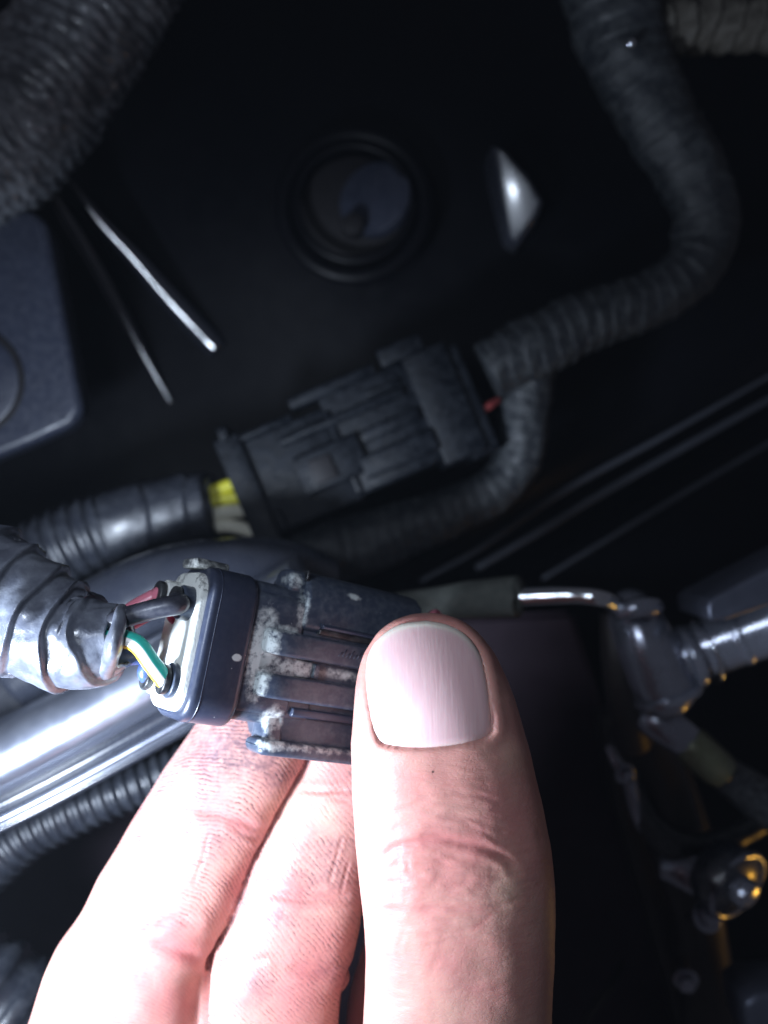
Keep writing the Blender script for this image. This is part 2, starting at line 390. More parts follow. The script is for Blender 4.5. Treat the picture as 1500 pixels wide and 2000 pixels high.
# background plug and the conduit feeding it
bg = empty('multi_pin_plug', P(690, 868, -9)); tag(bg, 'rectangular dusty black plug across the middle with yellow and cream wires at its left end', 'plug')
g = math.radians(23)
bg.rotation_euler = Matrix(((math.cos(g), -math.sin(g), 0), (math.sin(g), math.cos(g), 0), (0, 0, 1))).to_euler()
K = R(1, -9)
def bx(name, x0, x1, y0, y1, z0, z1, mat=M['bgplug'], bev=.05, par=bg, r=.08):
    return prism(name, rr(y0 * K, y1 * K, z0, z1, min(r, (y1 - y0) * K * .45, (z1 - z0) * .45), 3), x0 * K, x1 * K, mat, par, bev, 2)
bx('plug_housing', -215, -20, -105, 92, -1.6, -.1)
bx('end_collar', -250, -200, -122, 112, -1.8, .08)
bx('socket_housing', -30, 165, -98, 112, -1.7, .0)
bx('socket_collar', 150, 238, -112, 118, -1.8, .12)
bx('socket_flange', 205, 262, -120, 104, -1.6, .0)
bx('side_rail', -85, 95, 108, 132, -.7, .1)
bx('side_rail', 110, 200, 112, 150, -.9, .2)
bx('side_rail', -200, -90, 90, 104, -.7, .02)
bx('latch_arm', -120, 10, -60, 20, -.1, .22)
bx('latch_arm', 0, 150, -75, -30, .0, .24)
bx('latch_arm', 20, 140, -8, 18, .0, .16)
bx('latch_arm', -130, 130, 48, 66, -.1, .2)
bx('latch_window', -95, -50, -48, 2, .2, .3, M['void'])
bx('latch_rib', -30, -18, -95, 80, -.1, .1)
bx('latch_rib', -235, -215, 100, 130, -.6, .2)
bx('latch_rib', -190, -180, -104, -60, -.1, .08)
bx('latch_rib', 60, 130, 72, 84, .0, .12)
bx('corner_foot', -255, -205, -135, -112, -.8, .1)
for k, (y1, y0, c, x0) in enumerate(((935, 966, 'b_yellow', 402), (966, 978, 'b_yellow', 408), (992, 1002, 'b_cream', 428), (1035, 1026, 'b_cream', 430), (952, 962, 'b_red', 425))):
    zz = -9.15 if c != 'b_red' else -9.5
    v, f = tube_mesh(pxpath([(x0 - 40, y0 + 12, zz - .3, 10), (x0, y0, zz, 14), (x0 + 40, (y0 + y1) / 2, zz, 14), (462 + k * 9 + (15 if k < 3 else 5), y1 + 3, zz, 12), (520 + k * 8, y1 - 8, zz - .2, 11)]), 16, 12)
    o = mk('wire', v, f, M[c], bg); o.matrix_parent_inverse = (Matrix.Translation(bg.location) @ bg.rotation_euler.to_matrix().to_4x4()).inverted()
    tag(o, {'b_yellow': 'yellow wire', 'b_cream': 'cream wire', 'b_red': 'red wire'}[c])
o = tube('wire', [(935, 810, -9.3, 7), (952, 795, -9.2, 8), (975, 780, -9.4, 7)], M['b_red'], bg, 10, 10); tag(o, 'red wire at the far end')
o.matrix_parent_inverse = (Matrix.Translation(bg.location) @ bg.rotation_euler.to_matrix().to_4x4()).inverted()
o = tube('corrugated_conduit', [(-260, 1200, -8.4, 75), (-120, 1160, -8.4, 75), (40, 1105, -8.5, 75), (170, 1050, -8.6, 74), (290, 1010, -8.8, 72), (395, 985, -9, 66), (412, 982, -9, 56)], M['conduit'], None, 320, 32,
         lambda s, a: (corr(.30, .05, .05, 4)(s, a) if s < 5.4 else wrap(.9, .07, .05, 3)(s, a)))
tag(o, 'black corrugated conduit with a tape wrapped end feeding the yellow and cream wires', 'conduit')

# box at the left edge
def slab(name, pts, z0, z1, mat, parent, bev=.1, seg=4, off=Z0, flare=0):
    bm = bmesh.new(); A = [bm.verts.new(P(x, y, z1) - off) for x, y in pts]; c = sum((Vector(a.co) for a in A), Vector()) / len(A)
    B = [bm.verts.new(Vector((a.co.x, a.co.y, a.co.z)) + Vector(((a.co.x - c.x) * flare, (a.co.y - c.y) * flare, z0 - z1))) for a in A]
    bm.faces.new(A); bm.faces.new(B[::-1])
    for i in range(len(A)): j = (i + 1) % len(A); bm.faces.new((A[j], A[i], B[i], B[j]))
    bmesh.ops.recalc_face_normals(bm, faces=bm.faces)
    bmesh.ops.bevel(bm, geom=list(bm.edges), offset=bev, segments=seg, affect='EDGES', profile=.5, clamp_overlap=True)
    return bmobj(name, bm, mat, parent, 60)
bo = P(-60, 700, -9); bx_ = empty('reservoir_box', bo); tag(bx_, 'blue-black plastic box with a rounded corner and round lid at the left edge', 'box')
slab('box_body', [(-420, 430), (60, 405), (92, 430), (150, 740), (163, 800), (140, 832), (60, 868), (-80, 925), (-420, 1060)], -10, -9, M['box'], bx_, .75, 9, bo, -.05)
v_, f_ = tube_mesh([tuple(x) for x in pxpath(glint([(-160, 945, -9.4, 20), (-60, 905, -9.5, 19), (0, 880, -9.5, 18), (60, 856, -9.5, 12), (120, 832, -9.5, 7), (150, 818, -9.5, 3)]))], 40, 14)
mk('edge_glint_strip', [p - np.array(bo) for p in v_], f_, M['bead'], bx_)  # added pale strip that stands for the glint on the lower edge
disc('round_lid', P(-62, 745, -8.9) - bo, R(98, -9), .3, M['box'], bx_, bev=.08)
torus('lid_groove', P(-62, 745, -8.98) - bo, R(104, -9), R(6, -9), M['void'], bx_, .6)

# glossy covers, rail
def profile_sweep(name, rows, prof, mat, parent=None, n=60):
    """rows px centre-line; prof list of (offset px across, height cm)"""
    q, s = catmull([(*P(x, y, z), z) for x, y, z in rows], n); v = []; f = []; m = len(prof)
    for i in range(n):
        a = q[max(0, i - 1), :3]; b = q[min(n - 1, i + 1), :3]; T = Vector(b - a).normalized(); S = Vector((-T.y, T.x, 0)).normalized()
        k = R(1, q[i, 2])
        for (x, h) in prof: v.append(Vector(q[i, :3]) + S * (x * k) + Vector((0, 0, h)))
    for i in range(n - 1):
        for j in range(m): f.append((i * m + j, i * m + (j + 1) % m, (i + 1) * m + (j + 1) % m, (i + 1) * m + j))
    f.append(tuple(range(m))[::-1]); f.append(tuple((n - 1) * m + j for j in range(m)))
    o = mk(name, v, f, mat, parent); o.data.shade_smooth() if False else None
    return o
prof = [(112, -1.6), (110, -.9), (104, -.35), (94, -.02), (80, .14), (62, .24), (42, .30), (20, .30), (4, .26), (-8, .17), (-20, .02), (-34, -.12), (-46, -.14), (-52, .04), (-58, .14), (-65, .16), (-70, .08), (-73, .02), (-77, .10), (-84, .10), (-90, -.05), (-94, -.5), (-96, -1.6)]
dense = []
for i in range(len(prof)):
    dense.append(prof[i])
o = profile_sweep('enamelled_rail', [(-420, 1730, -3.6), (-200, 1625, -3.7), (60, 1500, -3.9), (330, 1352, -4.2), (620, 1190, -4.8)], prof, M['rail'])
o.data.materials.append(M['gloss'])  # highlights are bands of pale steel, with black enamel between them
for i, p_ in enumerate(o.data.polygons):
    if (i % len(prof)) in (10, 11, 12, 13, 17, 18, 19, 20, 21, 22, 23): p_.material_index = 1
tag(o, 'glossy black rail with a bright rolled lip rising from the left edge behind the fingers', 'rail')
o = tube('curved_cover_pipe', [(40, 1330, -6.2, 70), (180, 1225, -6.2, 84), (320, 1160, -6.3, 88), (450, 1125, -6.6, 76), (560, 1115, -7.2, 60), (640, 1130, -7.8, 44)], M['gloss'], None, 60, 40)
tag(o, 'smooth black curved pipe with a soft highlight just behind the wires and held connector', 'pipe')
o = slab('cover_panel', [(-500, 1180), (60, 1150), (360, 1180), (520, 1300), (300, 1420), (-100, 1600), (-500, 1700)], -9.5, -7.0, M['gloss'], None, .7, 8)
tag(o, 'dark glossy cover lying under the wires at the left edge', 'cover')

o = tube('ribbed_hose', [(-330, 1900, -5.6, 60), (-160, 1790, -5.6, 58), (-20, 1685, -5.6, 56), (70, 1620, -5.7, 48), (180, 1570, -5.8, 45), (300, 1520, -6, 44), (430, 1470, -6.3, 42), (560, 1430, -6.8, 42)], M['conduit'], None, 420, 30, corr(.215, .07, .04, 7))
tag(o, 'thin ribbed black hose rising below the enamelled rail toward the fingers', 'hose')
o = tube('ribbed_hose', [(-260, 1880, -4.6, 120), (-120, 1920, -4.6, 118), (0, 1975, -4.6, 116), (60, 2050, -4.7, 112), (90, 2160, -4.8, 110), (90, 2330, -5, 110)], M['conduit'], None, 300, 40, corr(.36, .05, .03, 12))
tag(o, 'fat ribbed hose in the bottom left corner beside the fingers', 'hose')

# ---------------------------------------------------------------- pipework on the right
pe = empty('brake_pipe', P(1000, 1165, -6)); tag(pe, 'bright plated pipe coming out of a grey heat sleeve right of the thumb tip', 'pipe'); po = Vector(pe.location)
def off(o): o.location = -po; return o
off(tube('heat_sleeve', [(760, 1190, -7.4, 30), (850, 1180, -7.0, 32), (930, 1170, -6.7, 37), (1008, 1166, -6.35, 41), (1012, 1166, -6.33, 36)], M['sleeve'], pe, 60, 24, corr(5, .0, .08, 3)))
off(tube('plated_pipe', glint([(960, 1168, -6.6, 18), (1030, 1166, -6, 18), (1110, 1163, -6, 18), (1172, 1168, -6.1, 18)], FILL) + [(1205, 1186, -6.4, 18), (1230, 1215, -7, 17)], M['chrome'], pe, 90, 20, lambda s, a: 1 + .03 * nz(s * 3, 0, 0)))
fb = empty('pipe_fitting', P(1270, 1270, -7)); tag(fb, 'dark metal banjo fitting block with bright glints where the pipes meet', 'fitting')
fo = Vector(fb.location)
def offf(o): o.location = -fo; return o
offf(tube('fitting_body', [(1222, 1178, -7.4, 36), (1232, 1195, -7.2, 46), (1255, 1240, -7.0, 58), (1280, 1300, -7.0, 62), (1300, 1350, -7.1, 60), (1308, 1372, -7.2, 46)], M['castmetal'], fb, 40, 32, lambda s, a: 1 + .04 * nz(s * 2, math.cos(a), math.sin(a))))
def ring(name, x, y, z, dx, dy, r, wd, mat):
    L_ = math.hypot(dx, dy); dx /= L_; dy /= L_
    offf(tube(name, [(x - dx * wd, y - dy * wd, z, r * .9), (x - dx * wd * .6, y - dy * wd * .6, z, r), (x + dx * wd * .6, y + dy * wd * .6, z, r), (x + dx * wd, y + dy * wd, z, r * .9)], mat, fb, 24, 32))
ring('lower_collar', 1304, 1356, -7.05, .35, 1, 68, 10, M['castmetal'])
ring('upper_collar', 1240, 1205, -7.2, .35, 1, 54, 7, M['castmetal'])
ring('tube_nut', 1346, 1284, -7.0, 1, -.35, 64, 12, M['castmetal'])
ring('tube_nut', 1378, 1272, -7.0, 1, -.35, 66, 5, M['chrome'])
offf(tube('banjo_bolt', [(1205, 1200, -6.3, 14), (1240, 1188, -6.2, 22), (1275, 1184, -6.2, 20), (1290, 1186, -6.4, 12)], M['castmetal'], fb, 24, 6))
offf(tube('side_flange', [(1192, 1195, -7.6, 20), (1205, 1290, -7.6, 30), (1225, 1390, -7.8, 36), (1240, 1450, -8.2, 34)], M['rust'], fb, 30, 20))
o = tube('steel_tube', [(1318, 1292, -7.2, 40), (1335, 1285, -7.1, 58), (1350, 1278, -7, 46), ] + glint([(1370, 1270, -7, 56), (1420, 1250, -7, 58), (1500, 1222, -7, 60), (1650, 1165, -7, 62), (1800, 1110, -7, 64)], FILL), M['castmetal'], None, 160, 32, lambda s, a: 1 + (.05 if (s % 1.3) < .16 else 0) + .02 * nz(s, a))
tag(o, 'wide grey steel tube running off the right edge from the fitting', 'tube')
o = slab('sensor_housing', [(1380, 1180), (1395, 1166), (1560, 1080), (1700, 1010), (1740, 1060), (1600, 1150), (1420, 1212), (1385, 1215)], -7.0, -5.4, M['greymetal'], None, .16, 4)
tag(o, 'angular grey housing sitting on top of the steel tube at the right edge', 'housing')
cr = empty('crimped_hose', P(1350, 1460, -7.5)); tag(cr, 'black hose with a steel ferrule and olive collar below the fitting', 'hose'); co = Vector(cr.location)
def offc(o): o.location = -co; return o
offc(tube('ferrule', [(1240, 1395, -7.9, 26), (1275, 1405, -7.6, 36), (1310, 1425, -7.5, 38), (1345, 1450, -7.5, 34), (1352, 1456, -7.5, 28)], M['castmetal'], cr, 30, 24))
offc(tube('collar', [(1338, 1445, -7.5, 30), (1350, 1455, -7.45, 38), (1380, 1482, -7.4, 38), (1408, 1506, -7.5, 36), (1418, 1515, -7.5, 26)], M['olive'], cr, 24, 8))
offc(tube('hose', [(1400, 1500, -7.6, 32), (1450, 1535, -7.7, 40), (1530, 1590, -7.8, 46), (1680, 1680, -8, 46)], M['rubber'], cr, 30, 24))
o = tube('strut_arm', [(1225, 1420, -9.5, 46), (1285, 1520, -9.5, 56), (1310, 1620, -9.5, 56), (1340, 1720, -9.5, 50), (1370, 1830, -9.8, 50), (1390, 2060, -10, 56), (1400, 2300, -10, 56)], M['rust'], None, 50, 24, lambda s, a: 1 + .12 * nz(s, math.cos(a), math.sin(a)))
tag(o, 'dull brownish steel arm dropping down the right side below the fitting', 'arm')
for rows, m_, l_ in (([(1188, 1455, -8.6, 8), (1205, 1490, -8.5, 12), (1225, 1515, -8.5, 14), (1240, 1575, -8.6, 14), (1252, 1620, -8.8, 9)], 'castmetal', 'short bent metal clip beside the brownish arm'),):
    tag(tube('metal_clip', rows, M[m_], None, 30, 14), l_, 'clip')
jb = empty('ball_joint', P(1450, 1740, -7.6)); tag(jb, 'round black ball joint boot with a bright rim at the lower right edge', 'joint')
disc('boot', Z0 + Vector((0, 0, 0)), R(72, -7.6), .9, M['gloss'], jb, (.35, .5), 40, .35)
torus('rim', Vector((0, 0, -.25)), R(70, -7.6), R(8, -7.6), M['castmetal'], jb, 1, (.35, .5))
disc('stud', Vector((.05, .0, .35)), R(30, -7.6), .5, M['castmetal'], jb, (.35, .5), 24, .12)
o = tube('washer_stack', [(1290, 1690, -8.8, 26), (1340, 1700, -8.6, 40), (1375, 1712, -8.6, 44), (1395, 1722, -8.8, 30)], M['castmetal'], None, 26, 20)
tag(o, 'oily round metal end just left of the ball joint', 'end cap')
o = slab('edge_bracket', [(1455, 1960), (1480, 1942), (1600, 1935), (1700, 2040), (1500, 2100), (1465, 2030)], -8.5, -7.2, M['greymetal'], None, .14, 3)
tag(o, 'grey bracket corner at the bottom right of the picture', 'bracket')
o = tube('thin_cable', [(1100, 2080, -11, 8), (1150, 1985, -11, 8), (1190, 1930, -11, 9), (1215, 1880, -11.5, 7)], M['rust'], None, 24, 10)
tag(o, 'thin dark cable low down between the thumb and the brownish arm', 'cable')

def hexbolt(x, y, z, r, label, tilt=(.2, .3), mat='castmetal'):
    c = P(x, y, z); e = empty('hex_bolt', c); tag(e, label, 'bolt')
    Q = Matrix.Rotation(tilt[0], 3, 'X') @ Matrix.Rotation(tilt[1], 3, 'Y')
    fr = lambda u, a, b: tuple(Q @ Vector((a, b, u)))
    hx = [(r * math.cos(math.pi * k / 3), r * math.sin(math.pi * k / 3)) for k in range(6)]
    prism('bolt_head', hx, 0, r * .9, M[mat], e, r * .14, 3, fr)
    cir = lambda q: [(q * math.cos(2 * math.pi * k / 24), q * math.sin(2 * math.pi * k / 24)) for k in range(24)]
    prism('washer', cir(r * 1.35), -r * .25, -.002, M[mat], e, r * .06, 2, fr)
    prism('shank', cir(r * .55), -r * 3, -r * .25, M['rust'], e, 0, 2, fr)
hexbolt(1222, 1512, -8.3, .17, 'small hex bolt glinting at the top of the brownish arm')
hexbolt(1340, 1915, -8.6, .20, 'small hex bolt low on the brownish arm near the bottom', (.3, -.2))
hexbolt(1382, 1790, -8.0, .24, 'oily hex bolt just below and left of the ball joint', (-.5, .2))
o = slab('mounting_plate', [(1175, 1400), (1230, 1385), (1330, 1440), (1400, 1640), (1430, 1900), (1520, 2200), (1380, 2200), (1270, 1800), (1200, 1560)], -11.6, -10.6, M['rust'], None, .2, 4)
tag(o, 'long dark mounting plate behind the brownish arm', 'plate')
o = tube('rubber_elbow', [(1236, 1540, -8.9, 16), (1262, 1600, -8.7, 22), (1300, 1640, -8.6, 26), (1352, 1655, -8.7, 26), (1420, 1640, -9, 24), (1500, 1600, -9.3, 24), (1640, 1560, -9.5, 24)], M['rubber'], None, 60, 20, corr(.5, .03, .04, 3))
tag(o, 'black rubber elbow hose crossing the brownish arm toward the right edge', 'hose')

# ---------------------------------------------------------------- added scattering volume that imitates lens glare
def glare_veil():
    c, h = (0, -2, -8.0), (21, 23, 19.2)
    v = [(c[0] + sx * h[0], c[1] + sy * h[1], c[2] + sz * h[2]) for sx in (-1, 1) for sy in (-1, 1) for sz in (-1, 1)]
    f = [(0, 1, 3, 2), (4, 6, 7, 5), (0, 4, 5, 1), (2, 3, 7, 6), (0, 2, 6, 4), (1, 5, 7, 3)]
    m_ = bpy.data.materials.new('glare_volume'); m_.use_nodes = True; t_ = m_.node_tree; t_.nodes.clear()
    o_ = t_.nodes.new('ShaderNodeOutputMaterial'); p_ = t_.nodes.new('ShaderNodeVolumePrincipled')
    p_.inputs['Color'].default_value = (.75, .85, 1, 1); p_.inputs['Density'].default_value = .0004; p_.inputs['Anisotropy'].default_value = 0
    t_.links.new(p_.outputs[0], o_.inputs['Volume'])
    return tag(mk('glare_veil', v, f, m_, None, False), 'thin added air volume standing in for lens glare', 'glare_veil', kind='stuff')
glare_veil()
# ---------------------------------------------------------------- the held connector
U = Vector((.82, -.247, -.515)).normalized(); V = Vector((.145, .97, -.19)); V = (V - U * V.dot(U)).normalized(); W = U.cross(V)
CO = P(392, 1258, 0)
con = empty('sealed_connector', CO); con.rotation_euler = Matrix((U, V, W)).transposed().to_euler()
tag(con, 'gritty black sealed wire connector held between thumb and fingers with striped wires and tape sleeve', 'connector')
CINV = Matrix((U, V, W)).transposed()
def loc(p): d = Vector(p) - CO; return Vector((d.dot(U), d.dot(V), d.dot(W)))
def cprism(name, prof, u0, u1, mat='plug', bevel=.03, **kw): return prism(name, prof, u0, u1, M[mat], con, bevel, kw.pop('seg', 3), **kw)
cprism('seal_cap', rr(-.90, .92, -1.2, 0, .34, 8), 0, .62, 'cap', .085, seg=5)
cprism('cap_seam', rr(-.905, .925, -1.205, .005, .34, 8), .125, .14, 'cap', .004, seg=1)
cprism('end_plate', rr(-.80, .83, -1.14, -.10, .30, 6), -.10, .2, 'endface', .05)
cprism('plug_body', rr(-.80, .885, -1.1, -.10, .22, 6), .5, 1.6, 'plug', .03)
cprism('body_shoulder', rr(-.72, .80, -1.1, -.06, .18, 6), .5, 1.29, 'plug', .03)
cprism('lock_tab', rr(.88, 1.00, -.85, -.34, .05, 3), -.12, .30, 'endface', .03)
# socket shell, stepping outwards after the neck
shell = [(-.92, -.14), (.36, -.14), (.42, -.02), (.80, -.02), (.98, -.08), (1.09, -.22), (1.14, -.42), (1.14, -.95), (1.0, -1.15), (-.85, -1.15), (-1.0, -1.0), (-1.0, -.3)]
cprism('socket_shell', shell, 1.26, 3.05, 'plug', .06, seg=4)
# raised rounded hump with its slot on top of the neck
cprism('neck_hump', rr(.78, 1.12, -.62, -.16, .14, 5), 1.04, 1.4, 'plug', .07, seg=4)
cprism('hump_slot', rr(.99, 1.125, -.30, -.10, .02, 2), 1.235, 1.262, 'rubber', .004, seg=1)
cprism('shell_step', rr(.44, .50, -.1, .055, .025, 3), 1.50, 3.04, 'cap', .015)
cprism('shell_groove', rr(.365, .44, -.1, -.012, .01, 2), 1.5, 3.04, 'rubber', .004, seg=1)
def rib(name, v0, v1, u0=.74, w1=.06):
    """latch rail: rounded nose that swells forward from the body"""
    bm = bmesh.new(); rings = []
    us = [(u0, .60, -.20), (u0 + .03, .80, -.07), (u0 + .09, .94, -.01), (u0 + .2, 1, .035), (u0 + .34, 1, w1), (u0 + .5, 1, w1 - .005), (2.0, 1, w1 - .01), (3.0, 1, w1 - .01)]
    cv = (v0 + v1) / 2; h = (v1 - v0) / 2
    for u, k, wt in us:
        pr = rr(cv - h * k, cv + h * k, -.4, wt, .045, 4); rings.append([bm.verts.new((u, a, b)) for a, b in pr])
    n = len(rings[0])
    for A, B in zip(rings, rings[1:]):
        for i in range(n): bm.faces.new((A[i], A[(i + 1) % n], B[(i + 1) % n], B[i]))
    bm.faces.new(rings[0][::-1]); bm.faces.new(rings[-1]); bmesh.ops.recalc_face_normals(bm, faces=bm.faces)
    return bmobj(name, bm, M['plug'], con, 50)
rib('latch_rail', .03, .33); rib('latch_rail', -.48, -.19)
cprism('latch_tongue', rr(-.19, .03, -.4, -.06, .03, 3), .78, 1.52, 'plug', .02)
cprism('latch_tongue', rr(-.17, .01, -.4, -.015, .03, 3), 1.52, 1.60, 'plug', .02)
cprism('channel_floor', rr(-.20, .04, -.4, -.12, .01, 2), 1.55, 3.0, 'plug', .004)
cprism('upper_web', rr(.30, .46, -.4, -.09, .03, 2), 1.28, 3.0, 'plug', .01)
cprism('lower_groove_rail', rr(-.66, -.55, -.4, -.035, .04, 4), 1.34, 3.0, 'cap', .02)
cprism('lower_wall', rr(-1.0, -.62, -.5, -.13, .06, 4), 1.22, 3.0, 'plug', .05, seg=4)
def lip():
    bm = bmesh.new(); rings = []
    for u, dv, wt in ((.98, .05, -.16), (1.0, .02, -.06), (1.04, 0, -.01), (1.12, 0, .02), (2.0, 0, .02), (3.0, 0, .02)):
        pr = rr(-1.14 + dv, -.96 - dv * .6, -.42, wt, .055, 5); rings.append([bm.verts.new((u, a, b)) for a, b in pr])
    n = len(rings[0])
    for A, B in zip(rings, rings[1:]):
        for i in range(n): bm.faces.new((A[i], A[(i + 1) % n], B[(i + 1) % n], B[i]))
    bm.faces.new(rings[0][::-1]); bm.faces.new(rings[-1]); bmesh.ops.recalc_face_normals(bm, faces=bm.faces)
    return bmobj('bottom_lip', bm, M['plug'], con, 50)
lip()
# sloping web between lower wall and the lip nose
cprism('lip_web', [(-1.02, -.5), (-1.02, -.12), (-.93, -.10), (-.66, -.16), (-.6, -.5)], 1.06, 1.3, 'plug', .05, seg=3)
# hatch marks moulded on the upper rail
for k in range(7):
    u = 1.78 + .055 * k
    h = .045 + .03 * (k % 2)
    bm = bmesh.new(); a = .012
    q = [(u, .15), (u + a, .15), (u + a + .05, .15 + h * 1.3), (u + .05, .15 + h * 1.3)]
    A = [bm.verts.new((x, y, .045)) for x, y in q]; B = [bm.verts.new((x, y, .058)) for x, y in q]
    bm.faces.new(A[::-1]); bm.faces.new(B)
    for i in range(4): bm.faces.new((A[i], A[(i + 1) % 4], B[(i + 1) % 4], B[i]))
    bmobj('moulded_mark', bm, M['cap'], con)
# wire seals
for v, q, u1 in ((.44, -.36, -.30), (-.46, -.34, -.24), (.50, -.86, -.34), (-.46, -.88, -.26)):
    prof = [(v + .205 * math.cos(2 * math.pi * k / 28), q + .205 * math.sin(2 * math.pi * k / 28)) for k in range(28)]
    cprism('wire_seal', prof, -.07, u1 + .07, 'endface' if q < -.6 else 'plug', .02)
    prof = [(v + .175 * math.cos(2 * math.pi * k / 28), q + .175 * math.sin(2 * math.pi * k / 28)) for k in range(28)]
    par_ = [c for c in con.children if c.name.startswith('wire_seal')][-1]
    o = cprism('seal_ring', prof, u1 + .06, u1 - .02, 'rubber', .02); o.parent = par_
def wire(rows, mats, seg=20, n=50, label=None, endloc=None):
    pth = pxpath(rows)
    if endloc:
        e = CO + U * endloc[0] + V * endloc[1] + W * endloc[2]; r = pth[-1][3]; e2 = e + U * .25
        pth[-1] = (*e, r); pth.append((*e2, r))
    v, f = tube_mesh(pth, n, seg); v = [loc(p) for p in v]
    o = mk('wire', v, f, M[mats[0][0]], con)
    for m_ in mats[1:]: o.data.materials.append(M[m_[0]])
    if len(mats) > 1:
        for pi, p in enumerate(o.data.polygons):
            k = (pi % seg) / seg
            for mi, (m_, a, b) in enumerate(mats):
                if a <= k < b or a <= k - 1 < b: p.material_index = mi
    if label: o['label'] = label
    return o
wire([(150, 1235, -.1, 19), (200, 1222, -.1, 19), (250, 1204, .0, 20), (310, 1188, .02, 20), (350, 1180, -.05, 20), (372, 1180, -.1, 19)], [('w_black',)], label='black wire', endloc=(-.25, .44, -.36))
wire([(150, 1270, -.1, 17), (205, 1250, 0, 18), (240, 1248, .08, 18), (270, 1260, .10, 18), (295, 1294, .06, 18), (315, 1320, .0, 18), (345, 1332, -.1, 18)], [('w_white', 0, 1), ('w_green', .64, .86), ('w_yellow', .04, .40)], label='green, white and yellow striped wire', endloc=(-.2, -.46, -.34))
wire([(150, 1250, -.5, 16), (210, 1225, -.6, 16), (262, 1188, -.7, 16), (310, 1162, -.75, 16), (345, 1152, -.8, 16)], [('w_red',)], label='red wire', endloc=(-.3, .50, -.86))
wire([(150, 1260, -.5, 13), (210, 1242, -.5, 13), (265, 1216, -.75, 11), (320, 1190, -1.0, 11), (350, 1185, -1.1, 13)], [('w_crimson',)], label='dark crimson wire', endloc=(-.05, .25, -.8))
wire([(150, 1300, -.4, 16), (215, 1290, -.35, 16), (255, 1283, -.4, 17), (290, 1284, -.5, 17), (325, 1300, -.7, 16)], [('w_blue', 0, 1), ('w_yellow', .55, .66)], label='blue wire with a yellow stripe', endloc=(-.25, -.46, -.88))
# wires leaving the far end, past the thumb
wire([(760, 1260, -2.2, 10), (815, 1225, -2.2, 8), (840, 1204, -2.1, 8), (858, 1206, -2.6, 8), (880, 1290, -3.6, 8), (880, 1400, -4.4, 8)], [('w_red',)], label='red wire at the thumb tip')
# crumpled tape sleeve
def sleeve_mod(s, a):
    return 1
def sleeve():
    rows = [(-620, 820, -1.2, 118), (-420, 930, -.9, 118), (-230, 1030, -.6, 117), (-90, 1110, -.5, 117), (0, 1168, -.42, 117), (60, 1207, -.38, 112), (110, 1238, -.34, 104), (160, 1252, -.3, 96), (195, 1252, -.25, 82), (222, 1248, -.22, 66), (238, 1246, -.2, 58)]
    pw = wrap(.40, .15, .06, 21, -1, .06)
    def md(s, a):
        r = pw(s, a)
        r += .06 * nz(s * 3.2 - 2.0 * math.sin(a), math.cos(a) * 1.0, 5) + .02 * nz(s * 7 + 3 * a, math.cos(a) * 2.0, 15)
        return r
    v, f = tube_mesh(pxpath(rows), 520, 90, md)
    f = f[:-1]
    o = mk('tape_sleeve', [loc(p) for p in v], f, M['sleeve_tape'], con)
    sm = o.modifiers.new('thick', 'SOLIDIFY'); sm.thickness = .05; sm.offset = -1
    return o
sleeve()
v, f = tube_mesh(pxpath([(206, 1312, -.15, 18), (222, 1262, .22, 18), (234, 1208, .12, 14), (238, 1188, -.1, 10)]), 40, 14, lambda s, a: 1 + .25 * nz(s * 4, math.cos(a), math.sin(a)))
mk('tape_flap', [loc(p) for p in v], f, M['sleeve_tape'], con)

# ---------------------------------------------------------------- the hand
def lerp_rows(rows, y):
    r = np.array(rows, float); return [np.interp(y, r[:, 0], r[:, k]) for k in range(1, r.shape[1])]
# py, left, right, centre depth, half thickness
THUMB = [(1199, 815, 850, -.68, .06), (1203, 795, 873, -.67, .16), (1214, 766, 901, -.65, .28), (1235, 738, 932, -.61, .42), (1277, 710, 967, -.54, .56), (1320, 698, 989, -.47, .64), (1362, 692, 1005, -.41, .70),
         (1447, 685, 1030, -.32, .76), (1575, 688, 1060, -.30, .82), (1660, 694, 1076, -.28, .88), (1703, 698, 1081, -.27, .90), (1787, 709, 1083, -.27, .90), (1872, 714, 1080, -.28, .88), (2000, 708, 1074, -.32, .88),
         (2150, 690, 1085, -.5, .95), (2300, 640, 1130, -.9, 1.05), (2500, 560, 1180, -1.5, 1.25), (2800, 420, 1200, -2.2, 1.5)]
FA = [(1262, 545, 575, -2.55, .10), (1272, 515, 600, -2.55, .35), (1290, 480, 620, -2.55, .55), (1330, 440, 630, -2.55, .68), (1380, 405, 624, -2.5, .72), (1420, 378, 615, -2.45, .74), (1460, 350, 606, -2.4, .76), (1495, 325, 596, -2.35, .78), (1535, 301, 573, -2.3, .80), (1580, 271, 549, -2.25, .80), (1615, 251, 531, -2.2, .80),
      (1640, 238, 518, -2.17, .80), (1700, 201, 488, -2.1, .83), (1770, 166, 461, -2.0, .86), (1800, 146, 449, -1.97, .88), (1835, 120, 433, -1.95, .90), (1875, 101, 411, -1.92, .90), (1895, 94, 408, -1.9, .89), (1940, 80, 402, -1.87, .88), (2000, 58, 399, -1.85, .88),
      (2150, 10, 380, -1.85, .92), (2350, -40, 340, -2.0, 1.0), (2600, -100, 300, -2.3, 1.1)]
